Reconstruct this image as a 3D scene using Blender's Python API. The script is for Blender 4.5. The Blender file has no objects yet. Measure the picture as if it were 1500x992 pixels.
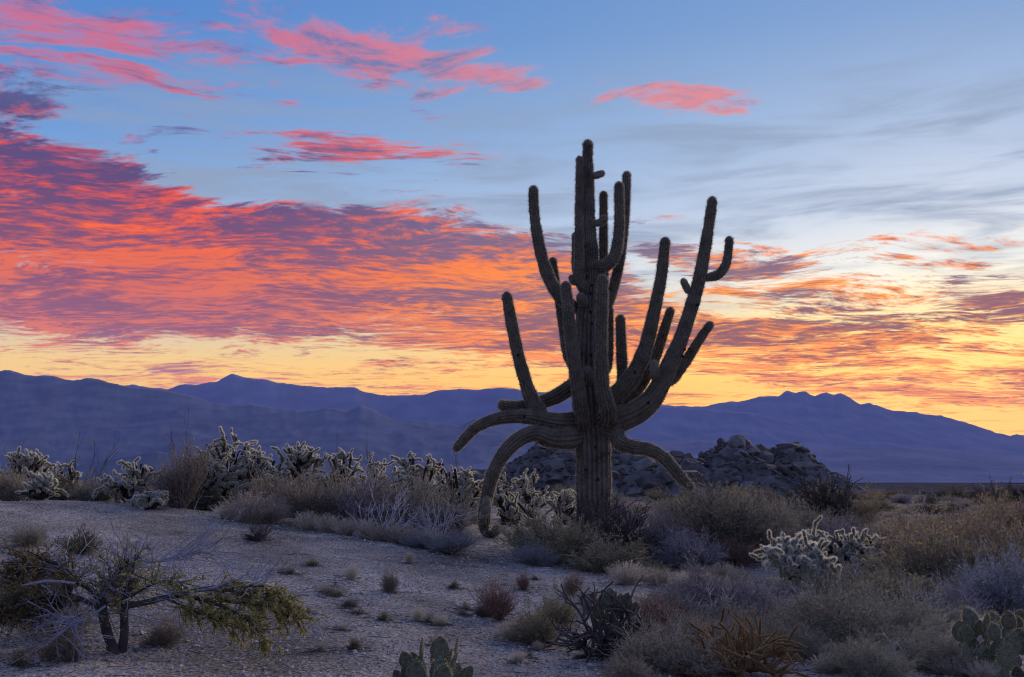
import bpy, bmesh, math, random
import numpy as np
from mathutils import Vector, Matrix, Euler

# ------------------------------------------------------------------ camera
S = bpy.context.scene
COL = S.collection
F = 1458.0                       # focal length in photo pixels (35 mm lens)
CX, CY, HOR = 750.0, 496.0, 690.0
PITCH = math.atan((HOR - CY) / F)
EYE = np.array([0.0, 0.0, 1.6])
cam_d = bpy.data.cameras.new('camera'); cam = bpy.data.objects.new('camera', cam_d)
COL.objects.link(cam); S.camera = cam
cam_d.lens = 35.0; cam_d.sensor_width = 36.0
cam_d.clip_start = 0.1; cam_d.clip_end = 90000
cam.location = EYE; cam.rotation_euler = (math.pi / 2 + PITCH, 0, 0)

def ray(px, py):
    a, b = (px - CX) / F, (CY - py) / F
    return np.array([a, math.cos(PITCH) - b * math.sin(PITCH), math.sin(PITCH) + b * math.cos(PITCH)])
def at(px, py, Y):
    d = ray(px, py); return EYE + d * (Y / d[1])
def uv(px, py):
    d = ray(px, py); d = d / np.linalg.norm(d)
    return math.atan2(d[0], d[1]) * F, math.asin(d[2]) * F

# ------------------------------------------------------------------ world
HAZE = 3.5e-5                    # density of the valley haze, per metre
SUN_EL, SUN_AZ = math.radians(12.0), math.radians(24.0)     # before sunrise: the glow lies low, right of the view
W = bpy.data.worlds.new('World'); S.world = W; W.use_nodes = True
NT = W.node_tree; NT.nodes.clear()
def sock(n, i, v):
    if v is None: return
    if hasattr(v, 'is_linked') or isinstance(v, bpy.types.NodeSocket): NT.links.new(v, n.inputs[i])
    else: n.inputs[i].default_value = v
def M(op, a, b=None, c=None, clamp=False):
    n = NT.nodes.new('ShaderNodeMath'); n.operation = op; n.use_clamp = clamp
    sock(n, 0, a); sock(n, 1, b); sock(n, 2, c); return n.outputs[0]
def add(a, b): return M('ADD', a, b)
def sub(a, b): return M('SUBTRACT', a, b)
def mul(a, b): return M('MULTIPLY', a, b)
def mx(a, b): return M('MAXIMUM', a, b)
def ss(v, lo, hi, a=0.0, b=1.0):
    n = NT.nodes.new('ShaderNodeMapRange'); n.interpolation_type = 'SMOOTHSTEP'
    sock(n, 0, v); sock(n, 1, lo); sock(n, 2, hi); sock(n, 3, a); sock(n, 4, b); return n.outputs[0]
def comb(x, y, z=0.0):
    n = NT.nodes.new('ShaderNodeCombineXYZ'); sock(n, 0, x); sock(n, 1, y); sock(n, 2, z); return n.outputs[0]
def noise(vec, scale, detail=6, rough=0.55, dist=0.0):
    n = NT.nodes.new('ShaderNodeTexNoise'); NT.links.new(vec, n.inputs['Vector'])
    n.inputs['Scale'].default_value = scale; n.inputs['Detail'].default_value = detail
    n.inputs['Roughness'].default_value = rough; n.inputs['Distortion'].default_value = dist
    return n.outputs
def ramp(v, stops):
    n = NT.nodes.new('ShaderNodeValToRGB'); NT.links.new(v, n.inputs[0]); e = n.color_ramp.elements
    while len(e) < len(stops): e.new(0.5)
    for k, (p, c) in enumerate(stops): e[k].position = p
    for k, (p, c) in enumerate(stops): e[k].color = (*c, 1)
    return n.outputs[0]
def mixc(f, a, b, mode='MIX'):
    n = NT.nodes.new('ShaderNodeMix'); n.data_type = 'RGBA'; n.blend_type = mode; n.clamp_result = False
    sock(n, 0, f)
    for i, v in ((6, a), (7, b)):
        if isinstance(v, tuple): n.inputs[i].default_value = (*v, 1)
        else: NT.links.new(v, n.inputs[i])
    return n.outputs[2]
def curve(v, pts, x0, x1, y0, y1):
    """piecewise smooth 1-D function"""
    n = NT.nodes.new('ShaderNodeFloatCurve'); c = n.mapping.curves[0]
    pts = [((x - x0) / (x1 - x0), (y - y0) / (y1 - y0)) for x, y in pts]
    while len(c.points) < len(pts): c.points.new(0.5, 0.5)
    for p, (x, y) in zip(c.points, pts): p.location = (x, y)
    n.mapping.update()
    NT.links.new(M('MULTIPLY_ADD', v, 1 / (x1 - x0), -x0 / (x1 - x0), clamp=True), n.inputs['Value'])
    return M('MULTIPLY_ADD', n.outputs[0], (y1 - y0), y0)

def s2l(r, g, b):
    return tuple(((c / 255) / 12.92 if c <= 10 else ((c / 255 + 0.055) / 1.055) ** 2.4) for c in (r, g, b))

tc = NT.nodes.new('ShaderNodeTexCoord')
sp = NT.nodes.new('ShaderNodeSeparateXYZ'); NT.links.new(tc.outputs['Generated'], sp.inputs[0])
dx, dy, dz = sp.outputs
U = mul(M('ARCTAN2', dx, dy), F)             # azimuth and elevation of the sky direction, in units of 1/1458 rad
V = mul(M('ARCSINE', dz), F)
Vc = mx(V, 0.0)
# clear sky: dawn gradient, paler and warmer towards the hidden sun on the right
glow = ss(M('ABSOLUTE', sub(U, 520.0)), 150.0, 1500.0, 1.0, 0.0)
t = M('DIVIDE', Vc, 1000.0, clamp=True)
warm = ramp(t, [(0.0, (1.05, .38, .0)), (.075, (1.08, .42, .0)), (.13, (1.03, .52, .0)), (.20, (.95, .68, .17)), (.28, (.76, .78, .70)),
                (.36, (.52, .62, .74)), (.47, (.36, .50, .69)), (.62, (.21, .37, .63)), (.80, (.14, .29, .59)), (1.0, (.11, .25, .56))])
cool = ramp(t, [(0.0, (.95, .36, .0)), (.08, (.95, .50, .03)), (.15, (.84, .57, .17)), (.21, (.48, .50, .50)), (.30, (.33, .46, .62)),
                (.45, (.18, .36, .66)), (.62, (.10, .265, .62)), (.80, (.075, .21, .56)), (1.0, (.07, .20, .54))])
clear = mixc(glow, cool, warm)
dim = comb(ss(V, 150.0, 480.0, .86, .68), ss(V, 150.0, 480.0, .86, .72), ss(V, 150.0, 480.0, .86, .78))
clear = mixc(1.0, clear, dim, 'MULTIPLY')
# the sky away from the dawn: blue dusk with a faint rose band
back = ramp(t, [(0.0, (.22, .25, .44)), (.12, (.32, .30, .48)), (.3, (.25, .32, .56)), (.6, (.12, .25, .54)), (1.0, (.085, .22, .53))])
clear = mixc(ss(M('ABSOLUTE', sub(U, 250.0)), 1300.0, 2900.0), clear, back)
nsky = NT.nodes.new('ShaderNodeTexSky'); nsky.sky_type = 'NISHITA'; nsky.sun_disc = False
nsky.sun_elevation = SUN_EL; nsky.sun_rotation = SUN_AZ
ns = mixc(1.0, nsky.outputs[0], (0.10, 0.10, 0.10), 'MULTIPLY')
clear = mixc(0.06, clear, ns)
# cloud sheet seen in perspective
k = M('DIVIDE', 1.0, add(mx(dz, 0.0), 0.075))
P0 = comb(mul(dx, k), mul(dy, k))
wp = noise(P0, 1.1, 2)
va = NT.nodes.new('ShaderNodeVectorMath'); va.operation = 'MULTIPLY_ADD'
NT.links.new(wp['Color'], va.inputs[0]); va.inputs[1].default_value = (.6, .6, .6); NT.links.new(P0, va.inputs[2])
sc_ = NT.nodes.new('ShaderNodeVectorMath'); sc_.operation = 'MULTIPLY'; NT.links.new(va.outputs[0], sc_.inputs[0])
sc_.inputs[1].default_value = (.70, 1.48, 1)
PW = sc_.outputs[0]
n1 = noise(PW, 2.0, 7, .64)['Fac']
n2 = noise(PW, 11.5, 5, .68)['Fac']
nn = M('MULTIPLY_ADD', add(mul(n1, .58), mul(n2, .42)), 4.4, -1.7)      # about 0..1, mean .5
sh_ = NT.nodes.new('ShaderNodeVectorMath'); sh_.operation = 'ADD'; NT.links.new(PW, sh_.inputs[0]); sh_.inputs[1].default_value = (17.3, 4.1, 3)
n3 = noise(sh_.outputs[0], 2.6, 6, .60)['Fac']
n4 = noise(sh_.outputs[0], 15.0, 5, .70)['Fac']
def ell(px, py, rx, ry, tilt=0.0, gain=1.0):
    u0, v0 = uv(px, py); c, s = math.cos(math.radians(tilt)), math.sin(math.radians(tilt))
    du, dv = sub(U, u0), sub(V, v0)
    a = mul(add(mul(du, c), mul(dv, s)), 1 / rx); b = mul(sub(mul(dv, c), mul(du, s)), 1 / ry)
    r = M('SQRT', add(mul(a, a), mul(b, b)))
    return ss(r, 0.0, 1.5, gain, 0.0)
def edge(pts):
    return curve(U, [uv(*p) for p in pts], -1500, 1500, 0, 800)
top = edge([(-700, 60), (-250, 120), (0, 160), (110, 190), (215, 228), (330, 275), (470, 300), (620, 306), (760, 325), (880, 365), (1000, 420), (1150, 440), (1350, 448), (1600, 450), (2300, 470)])
bank = ss(sub(V, top), -60.0, 42.0, 1.0, 0.0)
# below the bank an open yellow gap, cloudier to the right
gapt = edge([(-700, 470), (0, 480), (300, 493), (560, 502), (760, 515), (1000, 545), (1250, 590), (1600, 605), (2300, 610)])
gap = ss(sub(V, gapt), -16.0, 20.0)
rightness = ss(U, 60.0, 380.0)
inbank = mul(bank, M('MULTIPLY_ADD', gap, .54, .44))
inbank = mul(inbank, M('MULTIPLY_ADD', rightness, -0.30, 1.0))
cov = inbank
for a in [(90, 24, 300, 44, -5, .70), (300, 66, 190, 34, -12, .50), (560, 84, 260, 32, -5, .76), (690, 108, 150, 26, -8, .64), (500, 212, 160, 40, 2, .86), (400, 222, 90, 30, 0, .62), (640, 228, 150, 20, 6, .60),
          (1010, 148, 190, 34, -8, .68), (985, 372, 90, 24, -8, .76), (1120, 398, 170, 22, 4, .74), (1420, 387, 90, 17, -4, .84),
          (1465, 438, 100, 18, 6, .80), (1230, 455, 140, 18, 0, .70), (930, 318, 120, 18, 2, .62), (60, 160, 140, 28, 0, .74), (440, 158, 90, 18, -8, .62),
          (1180, 482, 280, 30, -4, .74), (1280, 502, 260, 34, 4, .84), (1290, 350, 70, 12, 0, .50)]:
    cov = mx(cov, ell(*a))
# thin broken wisps high on the left
cov = mx(cov, mul(mul(ss(U, -80.0, 60.0, 1.0, 0.0), ss(V, 330.0, 430.0)), mul(ss(V, 560.0, 660.0, 1.0, .8), .41)))
cov = mx(cov, mul(mul(ss(U, 150.0, 300.0), ss(V, 110.0, 190.0)), mul(ss(V, 300.0, 360.0, 1.0, 0.0), .52)))
# clouds elsewhere in the dome keep the same broken cover
away = ss(M('ABSOLUTE', U), 850.0, 1500.0)
cov = mx(cov, mul(mul(away, .45), ss(V, 60.0, 250.0)))
body = M('MULTIPLY_ADD', cov, 1.35, sub(nn, 1.12))        # > 0: cloud, the larger the thicker
dens = ss(body, -.08, .40)
dens = mul(dens, ss(cov, 0.05, 0.3))
dens = mul(dens, ss(V, 430.0, 560.0, 1.0, .80))
# light and shade on the underside of the cloud: the low light catches the lower and thinner parts
tb = M('DIVIDE', sub(top, V), 120.0)
lit = M('MULTIPLY_ADD', add(mul(n3, .48), mul(n4, .52)), 4.4, -1.74)
above = ss(tb, -.75, -.45, 1.0, 0.0)
lit = add(lit, mul(sub(ss(tb, -.4, .95), .74), mul(sub(1.0, above), .52)))
lit = add(lit, mul(above, .10))
lit = add(lit, mul(rightness, ss(V, 190.0, 270.0, -.05, .26)))
lit = add(lit, mul(mul(ss(V, 170.0, 300.0, 1.0, 0.0), sub(1.0, rightness)), -.12))
lit = add(lit, mul(ss(body, .1, .9), -.30))
lit = ss(lit, -.05, .72)
dawn = ss(M('ABSOLUTE', sub(U, 400.0)), 150.0, 900.0, 1.0, 0.0)
litA = ramp(t, [(0.0, (.86, .34, .06)), (.10, (.85, .30, .07)), (.17, (.74, .20, .08)), (.23, (.70, .16, .07)), (.29, (.84, .16, .03)), (.33, (1.0, .15, .01)), (.40, (.85, .10, .03)), (.47, (.68, .10, .10)), (.6, (.74, .16, .20)), (1., (.62, .20, .26))])
litB = ramp(t, [(0.0, (1.15, .36, .0)), (.08, (1.15, .34, .0)), (.15, (1.18, .33, .0)), (.25, (1.2, .36, .0)), (.34, (1.05, .27, .02)), (.46, (.90, .24, .16)), (.6, (.85, .26, .25)), (1., (.7, .25, .28))])
shA = ramp(t, [(0.0, (.40, .20, .18)), (.13, (.34, .16, .18)), (.20, (.27, .085, .11)), (.30, (.21, .065, .11)), (.38, (.12, .05, .13)), (.46, (.075, .06, .17)), (.6, (.13, .15, .36)), (1., (.14, .18, .38))])
shB = ramp(t, [(0.0, (.52, .14, .0)), (.1, (.40, .11, .0)), (.18, (.26, .085, .045)), (.27, (.24, .13, .14)), (.36, (.20, .16, .24)), (.5, (.24, .26, .42)), (1., (.14, .18, .38))])
cl = mixc(lit, mixc(dawn, shA, shB), mixc(dawn, litA, litB))
cl_back = mixc(lit, (.17, .17, .30), (.50, .29, .36))
cl = mixc(ss(M('ABSOLUTE', sub(U, 250.0)), 1100.0, 2400.0), cl, cl_back)
# thin grey veils in the clear part
veil = mul(ss(noise(comb(mul(U, .0030), mul(V, .022)), 1.1, 5, .6, .5)['Fac'], .40, .70), mul(ss(V, 180.0, 300.0), ss(V, 420.0, 640.0, 1.0, 0.0)))
clear = mixc(mul(veil, .85), clear, (.23, .285, .37))
cl = mixc(1.0, cl, (.80, .80, .78), 'MULTIPLY')
sky = mixc(mul(dens, .97), clear, cl)
hsv = NT.nodes.new('ShaderNodeHueSaturation'); NT.links.new(sky, hsv.inputs['Color']); hsv.inputs['Saturation'].default_value = 1.05; hsv.inputs['Value'].default_value = .97; sky = hsv.outputs[0]
# light that leaves the sky brighter than it arrives here, having crossed the valley haze
plen = M('MINIMUM', M('DIVIDE', 1825.0, mx(dz, .02)), 20500.0)
comp = M('EXPONENT', mul(plen, HAZE * .92))
sky = mixc(1.0, sky, comb(comp, comp, comp), 'MULTIPLY')
ground_dir = ss(V, -40.0, 0.0)
sky = mixc(ground_dir, (.10, .10, .14), sky)
bg = NT.nodes.new('ShaderNodeBackground'); NT.links.new(sky, bg.inputs[0]); bg.inputs[1].default_value = 0.88
wo = NT.nodes.new('ShaderNodeOutputWorld'); NT.links.new(bg.outputs[0], wo.inputs[0])

W.cycles.sampling_method = 'MANUAL'; W.cycles.sample_map_resolution = 512
sun_d = bpy.data.lights.new('sun', 'SUN'); sun = bpy.data.objects.new('sun', sun_d); COL.objects.link(sun)
sun_d.energy = 3.3; sun_d.angle = math.radians(40); sun_d.color = (1, .80, .58)
el = SUN_EL
sun.rotation_euler = Vector((-math.sin(SUN_AZ) * math.cos(el), -math.cos(SUN_AZ) * math.cos(el), -math.sin(el))).to_track_quat('-Z', 'Y').to_euler()
sun.location = (20, 40, 30)

vs = S.view_settings; vs.view_transform = 'Standard'; vs.look = 'None'; vs.exposure = 0.52; vs.gamma = 1.0; vs.use_curve_mapping = False
S.cycles.max_bounces = 5; S.cycles.diffuse_bounces = 2; S.cycles.volume_bounces = 0; S.cycles.transparent_max_bounces = 6
S.cycles.use_denoising = True; S.cycles.filter_width = 1.15
S.cycles.sample_clamp_indirect = 4.0

# ------------------------------------------------------------------ helpers
def link(o, parent=None):
    COL.objects.link(o)
    if parent is not None: o.parent = parent
    return o
def tag(o, label=None, cat=None, group=None, kind=None):
    if label: o['label'] = label
    if cat: o['category'] = cat
    if group: o['group'] = group
    if kind: o['kind'] = kind
    return o
def mkmesh(name, V, faces, mats, smooth=True):
    """faces: list of (index array (n,k), material index)"""
    me = bpy.data.meshes.new(name)
    V = np.asarray(V, dtype=np.float32)
    me.vertices.add(len(V)); me.vertices.foreach_set('co', V.ravel())
    faces = [(np.asarray(f, dtype=np.int32), m) for f, m in faces if len(f)]
    nl = sum(f.size for f, m in faces); npoly = sum(len(f) for f, m in faces)
    me.loops.add(nl); me.polygons.add(npoly)
    me.loops.foreach_set('vertex_index', np.concatenate([f.ravel() for f, m in faces]))
    tot = np.concatenate([np.full(len(f), f.shape[1], np.int32) for f, m in faces])
    st = np.concatenate([[0], np.cumsum(tot)[:-1]]).astype(np.int32)
    me.polygons.foreach_set('loop_start', st); me.polygons.foreach_set('loop_total', tot)
    me.polygons.foreach_set('material_index', np.concatenate([np.full(len(f), m, np.int32) for f, m in faces]))
    me.polygons.foreach_set('use_smooth', np.full(npoly, bool(smooth)))
    for m in (mats if isinstance(mats, (list, tuple)) else [mats]): me.materials.append(m)
    me.update(calc_edges=True); me.validate()
    return me
def mobj(name, me, parent=None): return link(bpy.data.objects.new(name, me), parent)
def empty(name, loc=(0, 0, 0)):
    o = link(bpy.data.objects.new(name, None)); o.location = loc; o.empty_display_size = .1; return o

def vnoise(x, y, seed=0):
    """smooth value noise, vectorised"""
    xi, yi = np.floor(x).astype(np.int64), np.floor(y).astype(np.int64); fx, fy = x - xi, y - yi
    fx = fx * fx * (3 - 2 * fx); fy = fy * fy * (3 - 2 * fy)
    def hsh(a, b):
        h = (a * 374761393 + b * 668265263 + seed * 974634777) & 0xffffffff
        h = ((h ^ (h >> 13)) * 1274126177) & 0xffffffff
        return ((h ^ (h >> 16)) & 0xffff) / 65535.0
    return (hsh(xi, yi) * (1 - fx) + hsh(xi + 1, yi) * fx) * (1 - fy) + (hsh(xi, yi + 1) * (1 - fx) + hsh(xi + 1, yi + 1) * fx) * fy
def fbm(x, y, oct=4, seed=0, ridged=False):
    v = 0; a = 1; s = 0
    for i in range(oct):
        n = vnoise(x * 2 ** i + 13.7 * i, y * 2 ** i - 7.1 * i, seed + i)
        v = v + a * ((1 - abs(2 * n - 1)) if ridged else n); s += a; a *= .5
    return v / s
def sstep(a, b, x):
    t = np.clip((x - a) / (b - a), 0, 1); return t * t * (3 - 2 * t)

class Mat:
    """node material: two colours mixed by noise, speckle, bump, optional light through thin leaves"""
    def __new__(cls, name, a, b, scale=6.0, rough=.85, bump=0.0, bscale=40.0, trans=0.0, vary=0.0, speck=None, spscale=120.0, detail=5, spec=.25, coords='Object'):
        m = bpy.data.materials.new(name); m.use_nodes = True; nt = m.node_tree; L = nt.links; nt.nodes.clear()
        new = nt.nodes.new
        out = new('ShaderNodeOutputMaterial'); pb = new('ShaderNodeBsdfPrincipled')
        pb.inputs['Roughness'].default_value = rough; pb.inputs['Specular IOR Level'].default_value = spec
        tcn = new('ShaderNodeTexCoord'); vec = tcn.outputs[coords]
        nz = new('ShaderNodeTexNoise'); L.new(vec, nz.inputs['Vector']); nz.inputs['Scale'].default_value = scale; nz.inputs['Detail'].default_value = detail
        cr = new('ShaderNodeValToRGB'); L.new(nz.outputs['Fac'], cr.inputs[0])
        cr.color_ramp.elements[0].position = .34; cr.color_ramp.elements[0].color = (*a, 1)
        cr.color_ramp.elements[1].position = .66; cr.color_ramp.elements[1].color = (*b, 1)
        c = cr.outputs[0]
        if speck:
            vz = new('ShaderNodeTexNoise'); L.new(vec, vz.inputs['Vector']); vz.inputs['Scale'].default_value = spscale; vz.inputs['Detail'].default_value = 2
            mr = new('ShaderNodeMapRange'); L.new(vz.outputs['Fac'], mr.inputs[0]); mr.inputs[1].default_value = .55; mr.inputs[2].default_value = .68
            mi = new('ShaderNodeMix'); mi.data_type = 'RGBA'; L.new(mr.outputs[0], mi.inputs[0]); L.new(c, mi.inputs[6]); mi.inputs[7].default_value = (*speck, 1); c = mi.outputs[2]
        if vary:
            oi = new('ShaderNodeObjectInfo'); mr = new('ShaderNodeMapRange'); L.new(oi.outputs['Random'], mr.inputs[0]); mr.inputs[3].default_value = 1 - vary; mr.inputs[4].default_value = 1 + vary
            hs = new('ShaderNodeHueSaturation'); L.new(mr.outputs[0], hs.inputs['Value']); L.new(c, hs.inputs['Color'])
            mh = new('ShaderNodeMath'); mh.operation = 'MULTIPLY_ADD'; L.new(oi.outputs['Random'], mh.inputs[0]); mh.inputs[1].default_value = .03; mh.inputs[2].default_value = .485; L.new(mh.outputs[0], hs.inputs['Hue'])
            c = hs.outputs[0]
        L.new(c, pb.inputs['Base Color']); sh = pb.outputs[0]
        if bump:
            bz = new('ShaderNodeTexNoise'); L.new(vec, bz.inputs['Vector']); bz.inputs['Scale'].default_value = bscale; bz.inputs['Detail'].default_value = 6
            bp = new('ShaderNodeBump'); bp.inputs['Strength'].default_value = 1; bp.inputs['Distance'].default_value = bump; L.new(bz.outputs['Fac'], bp.inputs['Height']); L.new(bp.outputs[0], pb.inputs['Normal'])
        if trans:
            tr = new('ShaderNodeBsdfTranslucent'); L.new(c, tr.inputs[0]); ms = new('ShaderNodeMixShader'); ms.inputs[0].default_value = trans
            L.new(sh, ms.inputs[1]); L.new(tr.outputs[0], ms.inputs[2]); sh = ms.outputs[0]
        L.new(sh, out.inputs[0]); return m

# ------------------------------------------------------------------ terrain
CP = [(0, 990, 6.5), (400, 990, 6.8), (750, 990, 7.2), (1100, 990, 7.6), (1500, 990, 7.7), (0, 860, 10), (300, 860, 10.4), (560, 880, 10.4),
      (740, 905, 10.2), (900, 905, 10.8), (0, 735, 17), (200, 746, 17), (300, 757, 16.8), (400, 771, 16.5), (550, 792, 16), (700, 812, 15.5),
      (800, 832, 15), (940, 860, 13), (720, 792, 18.5), (1000, 850, 14.5), (1200, 900, 11.4), (1400, 900, 11.4), (1350, 750, 40), (1200, 790, 24), (1450, 790, 24), (870, 778, 19.5)]
pts = [tuple(at(*c)) for c in CP]
pts += [(x, 0.0, 0.05 - .004 * x) for x in (-8, 0, 8)] + [(x, -40.0, 0) for x in (-60, 0, 60)]
pts += [(-12, 22, .78), (-8.5, 22, .66), (-5, 22.5, .45), (-2, 23, .32), (-22, 17, 1.2), (-22, 8, .8), (-30, 30, .4), (-15, 32, .1), (-5, 32, .05), (3, 30, .0), (30, 15, -.1), (30, 40, -.1)]
pts += [(x, 60.0, -.22) for x in (-60, -30, 0, 30, 60)] + [(x, 100.0, -.5) for x in (-80, -40, 0, 40, 80)]
pts = np.array(pts); Pn = pts[:, :2] / 10
def tk(r2): return .5 * r2 * np.log(r2 + 1e-12)
r2 = ((Pn[:, None] - Pn[None]) ** 2).sum(-1); nP = len(Pn)
A = np.zeros((nP + 3, nP + 3)); A[:nP, :nP] = tk(r2) + np.eye(nP) * .004
A[:nP, nP] = 1; A[:nP, nP + 1:] = Pn; A[nP, :nP] = 1; A[nP + 1:, :nP] = Pn.T
wts = np.linalg.solve(A, np.concatenate([pts[:, 2], [0, 0, 0]]))
def hgt(x, y):
    x = np.asarray(x, float); y = np.asarray(y, float); shp = np.broadcast(x, y).shape
    x = np.broadcast_to(x, shp).ravel(); y = np.broadcast_to(y, shp).ravel(); d = np.hypot(x, y)
    out = np.zeros(len(x)); near = d < 95
    xn, yn = x[near] / 10, y[near] / 10
    tps = wts[nP] + wts[nP + 1] * xn + wts[nP + 2] * yn
    for i in range(nP): tps += wts[i] * tk((xn - Pn[i, 0]) ** 2 + (yn - Pn[i, 1]) ** 2)
    far = -.25 - .5 * sstep(60, 115, d) - 7 * sstep(104, 210, d) - 42 * sstep(300, 3500, d)
    far = far + sstep(250, 1200, d) * 9 * (fbm(x / 700, y / 700, 4, 5) - .5)
    w = 1 - sstep(50, 92, d)
    out[:] = far; out[near] = w[near] * tps + (1 - w[near]) * far[near]
    near2 = d < 250
    out[near2] += ((fbm(x[near2] / 3.1, y[near2] / 3.1, 3, 11) - .5) * .16 * sstep(4, 9, d[near2]) * (1 + .02 * d[near2])
                   + (fbm(x[near2] / .5, y[near2] / .5, 3, 21) - .5) * .05)
    return out.reshape(shp)
def ground_at(px, py):
    d = ray(px, py); ts = np.concatenate([np.arange(3, 40, .04), np.arange(40, 260, .4)])
    q = EYE + d[None] * ts[:, None]; h = hgt(q[:, 0], q[:, 1])
    k = np.argmax(q[:, 2] < h) if (q[:, 2] < h).any() else len(ts) - 1
    return q[k, 0], q[k, 1], h[k]
def at_ground(px, Y):
    d = ray(px, 700); x = d[0] * Y / d[1]; return x, Y, float(hgt(x, Y))

def ground():
    az = np.concatenate([np.radians(np.linspace(-33, 33, 400)), np.radians(np.linspace(34, 326, 90))[1:-1]])
    rr = [0.6]
    while rr[-1] < 19000:
        r = rr[-1]; rr.append(r * (1.05 if r < 4.5 else 1.0078 if r < 24 else 1.016 if r < 130 else 1.05))
    rr = np.array(rr); A_, R_ = np.meshgrid(az, rr); X, Y = R_ * np.sin(A_), R_ * np.cos(A_)
    Z = hgt(X, Y); nr, na = X.shape
    Vv = np.stack([X, Y, Z], -1).reshape(-1, 3)
    i = np.arange(nr - 1)[:, None] * na; j = np.arange(na)[None]; j2 = (j + 1) % na
    q = np.stack([i + j, i + j2, i + na + j2, i + na + j], -1).reshape(-1, 4)[:, ::-1]
    c = len(Vv); Vv = np.concatenate([Vv, [[0, 0, float(hgt(0, 0))]]])
    tri = np.stack([np.arange(na), np.full(na, c), (np.arange(na) + 1) % na], -1)
    m = Mat('granite_sand', (.275, .235, .20), (.49, .425, .365), scale=.55, bump=.05, bscale=24, speck=(.13, .105, .095), spscale=30, rough=.95, detail=8, spec=0)
    # second, larger tone: darker damp and litter-stained sand, paler drift
    nt = m.node_tree; L = nt.links; pb = [n for n in nt.nodes if n.type == 'BSDF_PRINCIPLED'][0]
    src = pb.inputs['Base Color'].links[0].from_socket
    tcn = [n for n in nt.nodes if n.type == 'TEX_COORD'][0]
    z1 = nt.nodes.new('ShaderNodeTexNoise'); z1.inputs['Scale'].default_value = .6; z1.inputs['Detail'].default_value = 9; z1.inputs['Roughness'].default_value = .7; L.new(tcn.outputs['Object'], z1.inputs['Vector'])
    mr = nt.nodes.new('ShaderNodeMapRange'); mr.inputs[1].default_value = .3; mr.inputs[2].default_value = .7; mr.inputs[3].default_value = .42; mr.inputs[4].default_value = 1.4; L.new(z1.outputs['Fac'], mr.inputs[0])
    hs = nt.nodes.new('ShaderNodeHueSaturation'); L.new(src, hs.inputs['Color']); L.new(mr.outputs[0], hs.inputs['Value'])
    z2 = nt.nodes.new('ShaderNodeTexVoronoi'); z2.inputs['Scale'].default_value = 55; L.new(tcn.outputs['Object'], z2.inputs['Vector'])
    m2 = nt.nodes.new('ShaderNodeMapRange'); m2.inputs[1].default_value = 0; m2.inputs[2].default_value = 1; m2.inputs[3].default_value = .35; m2.inputs[4].default_value = 1.5; L.new(z2.outputs['Color'], m2.inputs[0])
    h2 = nt.nodes.new('ShaderNodeHueSaturation'); L.new(hs.outputs[0], h2.inputs['Color']); L.new(m2.outputs[0], h2.inputs['Value'])
    # beyond the sandy foreground the plain is covered with low dark scrub
    ln = nt.nodes.new('ShaderNodeVectorMath'); ln.operation = 'LENGTH'; L.new(tcn.outputs['Object'], ln.inputs[0])
    md = nt.nodes.new('ShaderNodeMapRange'); md.interpolation_type = 'SMOOTHSTEP'; md.inputs[1].default_value = 35; md.inputs[2].default_value = 85; L.new(ln.outputs['Value'], md.inputs[0])
    z3 = nt.nodes.new('ShaderNodeTexNoise'); z3.inputs['Scale'].default_value = .12; z3.inputs['Detail'].default_value = 9; L.new(tcn.outputs['Object'], z3.inputs['Vector'])
    c3 = nt.nodes.new('ShaderNodeValToRGB'); L.new(z3.outputs['Fac'], c3.inputs[0]); c3.color_ramp.elements[0].position = .4; c3.color_ramp.elements[0].color = (.035, .036, .036, 1); c3.color_ramp.elements[1].position = .68; c3.color_ramp.elements[1].color = (.13, .118, .105, 1)
    mx3 = nt.nodes.new('ShaderNodeMix'); mx3.data_type = 'RGBA'; L.new(md.outputs[0], mx3.inputs[0]); L.new(h2.outputs[0], mx3.inputs[6]); L.new(c3.outputs[0], mx3.inputs[7])
    L.new(mx3.outputs[2], pb.inputs['Base Color'])
    o = mobj('ground', mkmesh('ground', Vv, [(q, 0), (tri, 0)], m)); tag(o, kind='structure')
ground()

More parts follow.
